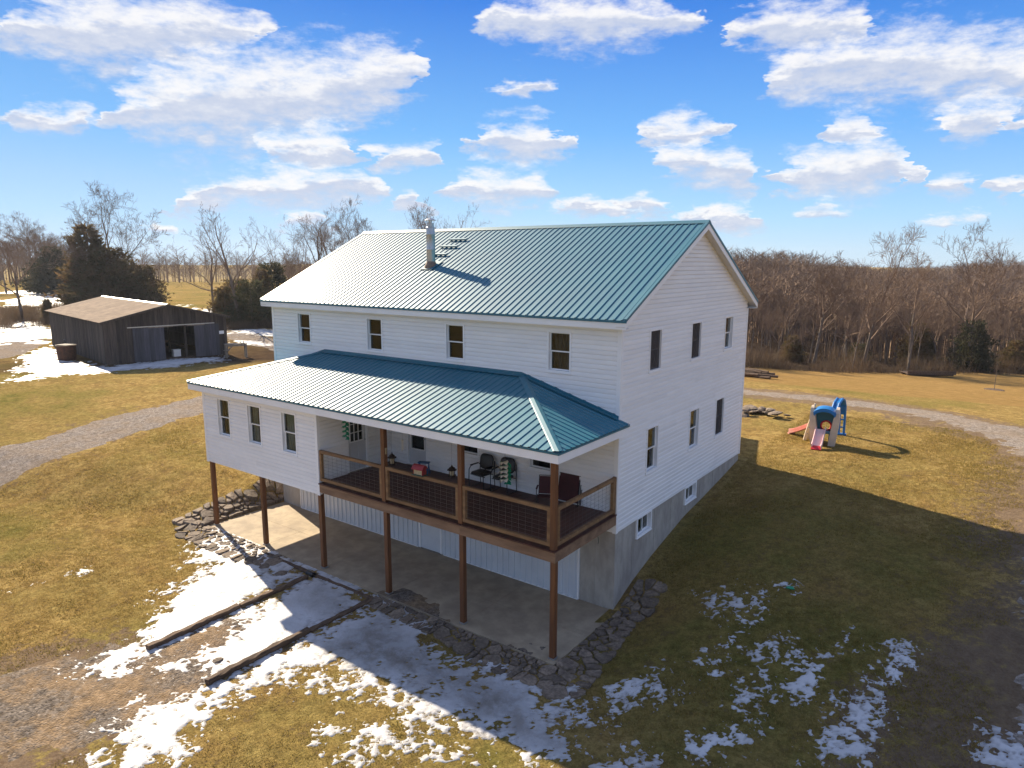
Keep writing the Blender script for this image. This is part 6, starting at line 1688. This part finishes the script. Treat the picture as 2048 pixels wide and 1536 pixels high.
def cedar_mesh(seed, height, width, n, point=.75):
    """foliage as many small sprays through the crown volume, denser at the skin"""
    rng = np.random.RandomState(seed)
    u = rng.rand(n); z = height * (.04 + .96 * (1 - np.sqrt(1 - u * .985)))
    prof = (1 - (z / height)) ** point * (1 - .55 * np.exp(-z / height * 9)) ** .5
    lob = 1 + .28 * np.sin(rng.rand() * 6 + z * 2.1) * .6
    a = rng.rand(n) * 2 * np.pi
    bump = 1 + .22 * np.sin(3 * a + z * 1.3 + seed) + .16 * np.sin(7 * a - z * 2.2)
    rr = width / 2 * prof * lob * bump * (.35 + .65 * np.sqrt(rng.rand(n))) * (1 + .42 * rng.randn(n) * .5)
    c = np.stack([rr * np.cos(a), rr * np.sin(a), z], -1)
    out = np.stack([np.cos(a), np.sin(a), .55 + 0 * a], -1)
    V = []; F = []
    k = 4
    for j in range(k):
        d = out + rng.randn(n, 3) * .55; d /= np.linalg.norm(d, axis=1)[:, None]
        s = np.cross(d, rng.randn(n, 3)); s /= np.linalg.norm(s, axis=1)[:, None] + 1e-9
        ln = height * .030 * (.6 + 1.1 * rng.rand(n))[:, None] + .12; w = ln * .20
        V.append(np.stack([c - s * w, c + s * w, c + d * ln], 1).reshape(-1, 3))
    V = np.concatenate(V); F = np.arange(len(V)).reshape(-1, 3)
    return np_mesh('crown', V, F)
CED = [cedar_mesh(i, 10, w, 3000, p) for i, (w, p) in enumerate(((7.0, .62), (5.0, .75), (8.5, .5)))]
_ct = MB().tube([(0, 0, -.3), (0.05, 0, 3), (0, .05, 6), (0, 0, 9.3)], [.22, .17, .10, .02], 7).mesh('trunk')
def cedar(kind, x, y, h, label, group=None, sw=1.0, m='cedar'):
    t = thing('cedar_tree', label, 'tree', (x, y, gz(x, y) - .1), random.Random(int(x * 7 + y)).uniform(0, 6.28), group)
    s = h / 10; t.scale = (s * sw, s * sw, s)
    link('trunk', _ct, 'bark', t)
    me = CED[kind] if m == 'cedar' else CED_D[kind]
    link('crown', me, m, t); return t
CED_D = [c.copy() for c in CED]

# the view direction through a pixel column of the photograph, used only to choose ground positions
def dirpos(u, dist):
    a = math.atan((u - 1024) / 1390.24); ang = _yaw - a
    return CAM[0] - math.sin(ang) * dist, CAM[1] + math.cos(ang) * dist
# --- left side, each one told apart
bare_tree('a', -97.8, 19.7, 14.5, 'bare tree with rising limbs left of the barn, nearest the track', seed=3)
x, y = dirpos(238, 126); bare_tree('b', x, y, 20.0, 'tall bare tree rising out of the dark cedar clump behind the barn', sx=.92)
CG = 'cedars clumped behind the barn'
x, y = dirpos(190, 123); cedar(1, x, y, 14.2, 'tallest pointed cedar at the left of the clump behind the barn', CG, 1.15)
x, y = dirpos(226, 120); cedar(0, x, y, 10.5, 'broad brownish cedar in the middle of the clump behind the barn', CG, 1.25)
x, y = dirpos(262, 122); cedar(2, x, y, 8.6, 'wide dark cedar right of the middle of the barn clump', CG, .85)
x, y = dirpos(298, 119); cedar(0, x, y, 7.6, 'lowest cedar at the right end of the barn clump', CG, 1.05)
bare_tree('f', -73.5, 32.3, 12.6, 'crooked bare tree just right of the barn roof', rz=1.1)
bare_tree('d', -66.0, 31.2, 14.2, 'tall forked bare tree between the barn and the house', rz=.4)
x, y = dirpos(590, 112); bare_tree('e', x, y, 14.8, 'many-stemmed fan-shaped bare tree left of the roof slope', sx=1.15)
x, y = dirpos(642, 110); bare_tree('g', x, y, 13.6, 'slender bare tree close to the fan-shaped one', rz=2.0, sx=1.1)
x, y = dirpos(708, 116); bare_tree('a', x, y, 18.0, 'bare tree with spreading top just above the left roof ridge end', rz=2.6, sx=.8)
x, y = dirpos(672, 124); bare_tree('c', x, y, 15.5, 'thin bare tree behind the left roof slope', rz=1.0)
x, y = dirpos(858, 118); bare_tree('c', x, y, 17.6, 'bare treetop showing behind the stove pipe', rz=.2, sx=.8)
x, y = dirpos(905, 122); bare_tree('h', x, y, 16.8, 'bare treetop just right of the stove pipe', rz=1.7)
SG = 'reddish cedars along the fence row'
for i, (u, d, h, k, lab) in enumerate(((452, 90, 5.2, 0, 'low reddish cedar at the foot of the crooked bare tree'), (505, 88, 6.2, 2, 'wide brown cedar beside the tall forked bare tree'),
        (528, 96, 7.4, 1, 'upright cedar by the left house corner'), (548, 100, 8.2, 0, 'dark cedar partly hidden by the left house corner'), (475, 100, 6.0, 2, 'spreading cedar between the two bare trees right of the barn'))):
    x, y = dirpos(u, d); cedar(k, x, y, h, lab, SG, 1.05, 'cedar' if i % 2 == 0 else 'cedar_dark')
for i, (u, d, h, kd, lab) in enumerate(((112, 175, 17, 'b', 'hazy bare tree left of the cedar clump, farther off'), (82, 185, 15.5, 'c', 'hazy thin bare tree far behind the track'), (20, 190, 14, 'a', 'hazy bare tree at the far left edge of the view'),
        (150, 180, 14, 'h', 'hazy bare tree close behind the cedar clump'))):
    x, y = dirpos(u, d); bare_tree(kd, x, y, h, lab, 'hazy trees at the far left')
for i, (u, d, h, lab) in enumerate(((118, 172, 11, 'dark far cedar left of the barn clump'), (138, 178, 9, 'smaller dark far cedar close beside the barn clump'), (98, 180, 8.5, 'low dark far cedar nearest the far left track'))):
    x, y = dirpos(u, d); cedar(i % 3, x, y, h, lab, 'dark far cedars', 1.1, 'cedar_dark')
x, y = dirpos(98, 104); cedar(1, x, y, 3.4, 'young scrubby cedar in the snowy field left of the barn', None, 1.0)

# --- right side: forest edge
bare_tree('b', -6.0, 71.2, 16.4, 'tall leaning bare tree at the forest edge right of the gable', rz=.9, sx=.78, lean=(R(3), R(4)))
bare_tree('a', 3.8, 78.5, 17.6, 'tall dense bare tree at the forest edge near the right of the view', rz=2.2, sx=.85)
bare_tree('c', -10.6, 68.5, 13.2, 'leaning pale-barked bare tree at the forest edge', rz=.3, lean=(0, R(11)))
bare_tree('f', -7.6, 70.6, 12.4, 'crooked bare tree just left of the tall leaning one', rz=4.1, sx=.8, lean=(0, R(5)))
bare_tree('d', -1.6, 74.0, 12.6, 'bare tree between the two tallest trees of the forest edge', rz=3.0, lean=(0, R(8)))
x, y = 10.2, 84.5; bare_tree('f', x, y, 12, 'low spreading bare tree at the right edge of the view', rz=1.9)
EG = 'bare trees along the forest edge'
rng = random.Random(11)
for k in range(84):
    s = (k + rng.random()) / 84; bx = -24 + 46 * s; by = 70.3 + bx * 1.41
    off = rng.uniform(1.0, 26) ** 1.0
    x = bx - off * .4; y = by + off * .92
    bare_tree('acdghgdh'[k % 8], x, y, rng.uniform(6.2, 9.8), 'slim bare tree in the brown forest edge', EG, sx=rng.uniform(.62, .95), lean=(R(rng.gauss(0, 2.5)), R(rng.gauss(0, 3.5))))
for (u, d, h, k, sw, lab) in ((1588, 86, 3.6, 0, 1.1, 'small dark cedar at the forest edge behind the playset'), (1722, 90, 3.2, 2, 1.1, 'low dark cedar at the foot of the tall leaning bare tree'), (1836, 97, 6.2, 0, .9, 'olive cedar at the forest edge between the tallest trees'),
        (1856, 99, 5.2, 1, 1.0, 'slimmer olive cedar beside the one between the tallest trees'), (1950, 95, 6.8, 2, .75, 'darkest bushy cedar under the tall dense tree'), (2040, 101, 4.4, 0, 1.2, 'low cedar cut by the right edge of the view')):
    x, y = dirpos(u, d); cedar(k, x, y, h, lab, 'cedars of the forest edge', sw, 'cedar_dark' if u in (1722, 1950) else 'cedar')

# --- the wood behind, one mass: low-poly crowns
def lowtree(seed, nb=16, nt=9):
    rng = np.random.RandomState(seed); V = []; F = []
    def tri_tube(p0, p1, r0, r1):
        d = p1 - p0; d = d / (np.linalg.norm(d) + 1e-9); s = np.cross(d, [.3, .8, .5]); s /= np.linalg.norm(s); t = np.cross(d, s); o = len(V)
        for p, r in ((p0, r0), (p1, r1)):
            for k in range(3): a = 2.094 * k; V.append(p + r * (np.cos(a) * s + np.sin(a) * t))
        for k in range(3): k2 = (k + 1) % 3; F.append((o + k, o + k2, o + 3 + k2)); F.append((o + k, o + 3 + k2, o + 3 + k))
    top = np.array([rng.randn() * .03, rng.randn() * .03, .95])
    tri_tube(np.array([0, 0, -.03]), np.array([0, 0, .5]), .014, .010); tri_tube(np.array([0, 0, .5]), top, .010, .003)
    for b in range(nb):
        z = .32 + .6 * b / nb; a = rng.rand() * 6.28; ln = (.34 - .20 * abs(z - .45)) * (.7 + .6 * rng.rand())
        p0 = np.array([0, 0, z]); d = np.array([np.cos(a) * .8, np.sin(a) * .8, .75 + .3 * rng.rand()]); d /= np.linalg.norm(d); p1 = p0 + d * ln
        if p1[2] > 1: p1[2] = 1 - .03 * rng.rand()
        tri_tube(p0, p1, .005, .0016)
        for t in range(nt):
            q = p0 + (p1 - p0) * (.25 + .75 * rng.rand()); dd = d * .6 + rng.randn(3) * .5 + [0, 0, .3]; dd /= np.linalg.norm(dd); e = q + dd * ln * (.25 + .35 * rng.rand())
            s = np.cross(dd, rng.randn(3)); s /= np.linalg.norm(s) + 1e-9; o = len(V); V.extend([q - s * .0026, q + s * .0026, e]); F.append((o, o + 1, o + 2))
    return np.array(V), np.array(F)
LOW = [lowtree(s) for s in range(7)]
def wood(name, label, pts, m, seed=0):
    rng = np.random.RandomState(seed); Vs = []; Fs = []; off = 0
    for (x, y, h, w) in pts:
        V, F = LOW[rng.randint(len(LOW))]; a = rng.rand() * 6.28; c, s = np.cos(a), np.sin(a)
        q = np.stack([(V[:, 0] * c - V[:, 1] * s) * h * w + x, (V[:, 0] * s + V[:, 1] * c) * h * w + y, V[:, 2] * h], -1)
        q[:, 2] += gz(x, y); Vs.append(q); Fs.append(F + off); off += len(V)
    return stuff(link(name, np_mesh(name, np.concatenate(Vs), np.concatenate(Fs)), m), label, 'forest')
pts = []; rng = random.Random(5)
for k in range(2300):
    d = 100 + 340 * (k / 2300) ** 1.2; u = rng.uniform(1380, 2330); x, y = dirpos(u, d)
    if (y - (70.3 + x * 1.41)) / 1.73 < 14: continue
    pts.append((x, y, rng.uniform(6.6, 10.2) * (.92 + .1 * min(1, d / 300)), rng.uniform(1.1, 1.7)))
for k in range(650):
    d = 92 + 300 * (k / 650) ** 1.2; u = 2330 + 1700 * rng.random(); x, y = dirpos(u, d)
    if (y - (70.3 + x * 1.41)) / 1.73 < 0: continue
    pts.append((x, y, rng.uniform(6.6, 10.2), rng.uniform(1.1, 1.7)))
wood('forest', 'brown leafless wood rolling back to the horizon on the right', pts, 'forest_twig', 1)
pts = []
for k in range(620):
    d = 235 + 190 * rng.random(); u = rng.uniform(-250, 1420); x, y = dirpos(u, d)
    pts.append((x, y, rng.uniform(8, 11.5) * (1.25 if u < 170 else 1.0), rng.uniform(1.1, 1.6)))
for k in range(420):
    d = 235 + 190 * rng.random(); u = rng.uniform(-2200, -250); x, y = dirpos(u, d)
    pts.append((x, y, rng.uniform(9, 13), rng.uniform(1.1, 1.6)))
wood('forest', 'hazy grey line of far woods behind the left fields', pts, 'forest_twig', 2)

# --- brush and brambles: thin stems nobody could count
def brush(name, label, pts, m, seed=0, per=46):
    rng = np.random.RandomState(seed); P = np.array(pts); n = len(P) * per
    idx = np.repeat(np.arange(len(P)), per); base = P[idx][:, :2] + rng.randn(n, 2) * P[idx][:, 3:4] * .5
    z = ground_h(base[:, 0], base[:, 1]); h = P[idx][:, 2] * (.35 + .75 * rng.rand(n))
    d = np.stack([rng.randn(n) * .35, rng.randn(n) * .35, np.ones(n)], -1); d /= np.linalg.norm(d, axis=1)[:, None]
    b = np.stack([base[:, 0], base[:, 1], z - .05], -1); e = b + d * h[:, None]; s = np.cross(d, rng.randn(n, 3)); s /= np.linalg.norm(s, axis=1)[:, None]
    w = .012 + .012 * rng.rand(n)[:, None]
    m1 = b + (e - b) * .55; side = np.cross(d, rng.randn(n, 3)); side /= np.linalg.norm(side, axis=1)[:, None]
    e2 = m1 + (side * .6 + d * .6) * (h * .4)[:, None]
    V = np.concatenate([np.stack([b - s * w, b + s * w, e], 1).reshape(-1, 3), np.stack([m1 - s * w * .7, m1 + s * w * .7, e2], 1).reshape(-1, 3)])
    return stuff(link(name, np_mesh(name, V, np.arange(len(V)).reshape(-1, 3)), m), label, 'brush')
pts = []
for k in range(520):
    s = rng.random(); bx = -26 + 50 * s; off = abs(rng.gauss(0, 5)) - .5
    pts.append((bx - off * .4, 70.3 + bx * 1.41 + off * .92, rng.uniform(.6, 3.4) * (.6 + .5 * math.sin(bx * .9)) + .3, rng.uniform(.6, 1.6)))
brush('undergrowth', 'tangled brown undergrowth along the foot of the forest edge', pts, 'brush', 3, 38)
pts = []
for k in range(170):
    u = rng.uniform(455, 560); d = rng.uniform(84, 100); x, y = dirpos(u, d); pts.append((x, y, rng.uniform(.5, 1.6), .7))
for k in range(200):
    u = rng.uniform(0, 175); d = rng.uniform(98, 135); x, y = dirpos(u, d); pts.append((x, y, rng.uniform(.5, 1.9), .9))
for k in range(60):
    u = rng.uniform(20, 70); d = rng.uniform(108, 116); x, y = dirpos(u, d); pts.append((x, y, rng.uniform(.6, 2.2), .8))
brush('undergrowth', 'brown weeds and brambles along the fence row left of the house', pts, 'brush', 4, 46)
# sapling in a mulch ring
t = thing('sapling', 'thin staked sapling in a ring of mulch by the hayfield', 'tree', (6.98, 53.4, gz(6.98, 53.4)))
part('trunk', MB().tube([(0, 0, -.1), (.02, 0, 1.2), (0, .03, 2.4)], [.028, .02, .008], 6), 'bark', t)
mb = MB()
for k in range(9):
    a = k * 2.4; z = 1.2 + .12 * k; mb.tube([(0.01, 0, z), (.25 * math.cos(a), .25 * math.sin(a), z + .35)], [.008, .003], 4)
part('crown', mb, 'twig', t); part('mulch_ring', MB().lathe([(.75, -.1), (.72, .05), (.35, .08), (.05, .06)], 18), 'tie_wood', t)

# ================================================================== GRASS
def grass_tufts():
    rng = np.random.RandomState(9); parts_ = []
    zones = [((-26, 10.5, -13, -3.0), 80000), ((-28, -15, -3.0, 12), 30000), ((.3, 10, -3.0, 20), 60000)]
    X = np.concatenate([rng.uniform(a, b, n) for (a, b, c, d), n in zones]); Y = np.concatenate([rng.uniform(c, d, n) for (a, b, c, d), n in zones])
    dist = np.hypot(X - CAM[0], Y - CAM[1])
    keep = rng.rand(len(X)) < np.clip(1.5 - dist / 45, .25, 1)
    keep &= ~((X > -15.4) & (X < .35) & (Y > -3.3) & (Y < 15))
    for k_ in ('right', 'front', 'left', 'leftfront'): keep &= poly_sd(X, Y, STONES[k_]) < -.02
    keep &= seg_d(X, Y, DRIVE_R) > 1.9 + fbm(X, Y, 3) * 2
    keep &= seg_d(X, Y, DRIVE_L) > 2.1 + fbm(X, Y, 3) * 1.5
    padd = poly_sd(X, Y, [(-8.5, -3.3), (-5.9, -3.3), (-6.1, -8.5), (-6.0, -10.5), (-7, -13), (-11, -13), (-9.4, -9.0), (-8.5, -8.2)]); keep &= padd < -.1 + fbm(X, Y, 4) * 1.2
    X, Y = X[keep], Y[keep]; sf = snow_field(near_keys)(X, Y); sf2 = snow_field(RSK, 1.15, 1.7)(X, Y)
    k2 = (sf < .5) & (sf2 < .4); X, Y = X[k2], Y[k2]; n = len(X); Z = ground_h(X, Y)
    dist = np.hypot(X - CAM[0], Y - CAM[1])
    clump = np.clip(.8 + fbm(X * .8, Y * .8, 4) * .9, .5, 1.2)
    V = []; C_ = []; col = np.clip(.5 + fbm(X * .22 + 3, Y * .22, 4) * 1.4 + rng.randn(n) * .22, 0, 1)
    for j in range(4):
        a = rng.rand(n) * 6.28; ln = (.025 + .035 * rng.rand(n)) * clump * (1 + dist / 60); til = .35 + .55 * rng.rand(n)
        bx = X + rng.randn(n) * .045; by = Y + rng.randn(n) * .045
        w = ln * (.13 + .10 * rng.rand(n)); b = np.stack([bx, by, Z - .008], -1); d = np.stack([np.cos(a) * til, np.sin(a) * til, 1 - til * .4], -1)
        s = np.stack([-np.sin(a), np.cos(a), 0 * a], -1)
        V.append(np.stack([b - s * w[:, None], b + s * w[:, None], b + d * ln[:, None]], 1).reshape(-1, 3)); C_.append(np.repeat(np.clip(col + rng.randn(n) * .15, 0, 1), 3))
    V = np.concatenate(V); me = np_mesh('grass', V, np.arange(len(V)).reshape(-1, 3), {'tone': np.concatenate(C_)})
    m = bpy.data.materials.new('grass_blade'); m.use_nodes = True; nt = m.node_tree; clear_nodes(nt); g = G(nt)
    out = g.n('ShaderNodeOutputMaterial'); df = g.n('ShaderNodeBsdfDiffuse'); tl = g.n('ShaderNodeBsdfTranslucent'); mx = g.n('ShaderNodeMixShader'); mx.inputs[0].default_value = .5
    nd = g.n('ShaderNodeAttribute'); nd.attribute_name = 'tone'
    c = g.mix(nd.outputs['Fac'], (0.38, 0.26, 0.088), (0.21, 0.17, 0.045))
    g.put(df.inputs[0], c); g.put(tl.inputs[0], c); nt.links.new(df.outputs[0], mx.inputs[1]); nt.links.new(tl.outputs[0], mx.inputs[2]); nt.links.new(mx.outputs[0], out.inputs[0])
    MATS['grass_blade'] = m
    return stuff(link('grass', me, 'grass_blade'), 'short dry winter grass of the lawn round the house', 'grass')
grass_tufts()

# ================================================================== AIR
mb = MB().box(-620, 620, -140, 900, -14, 26)
hz = part('haze', mb, None); stuff(hz, 'thin winter haze over the fields', 'haze')
m = bpy.data.materials.new('haze_air'); m.use_nodes = True; nt = m.node_tree; clear_nodes(nt); g = G(nt)
out = g.n('ShaderNodeOutputMaterial'); pv = g.n('ShaderNodeVolumePrincipled')
pv.inputs['Color'].default_value = (0.80, 0.87, 1.0, 1); pv.inputs['Density'].default_value = HAZE; pv.inputs['Anisotropy'].default_value = 0.3
nt.links.new(pv.outputs[0], out.inputs['Volume']); hz.data.materials.append(m)
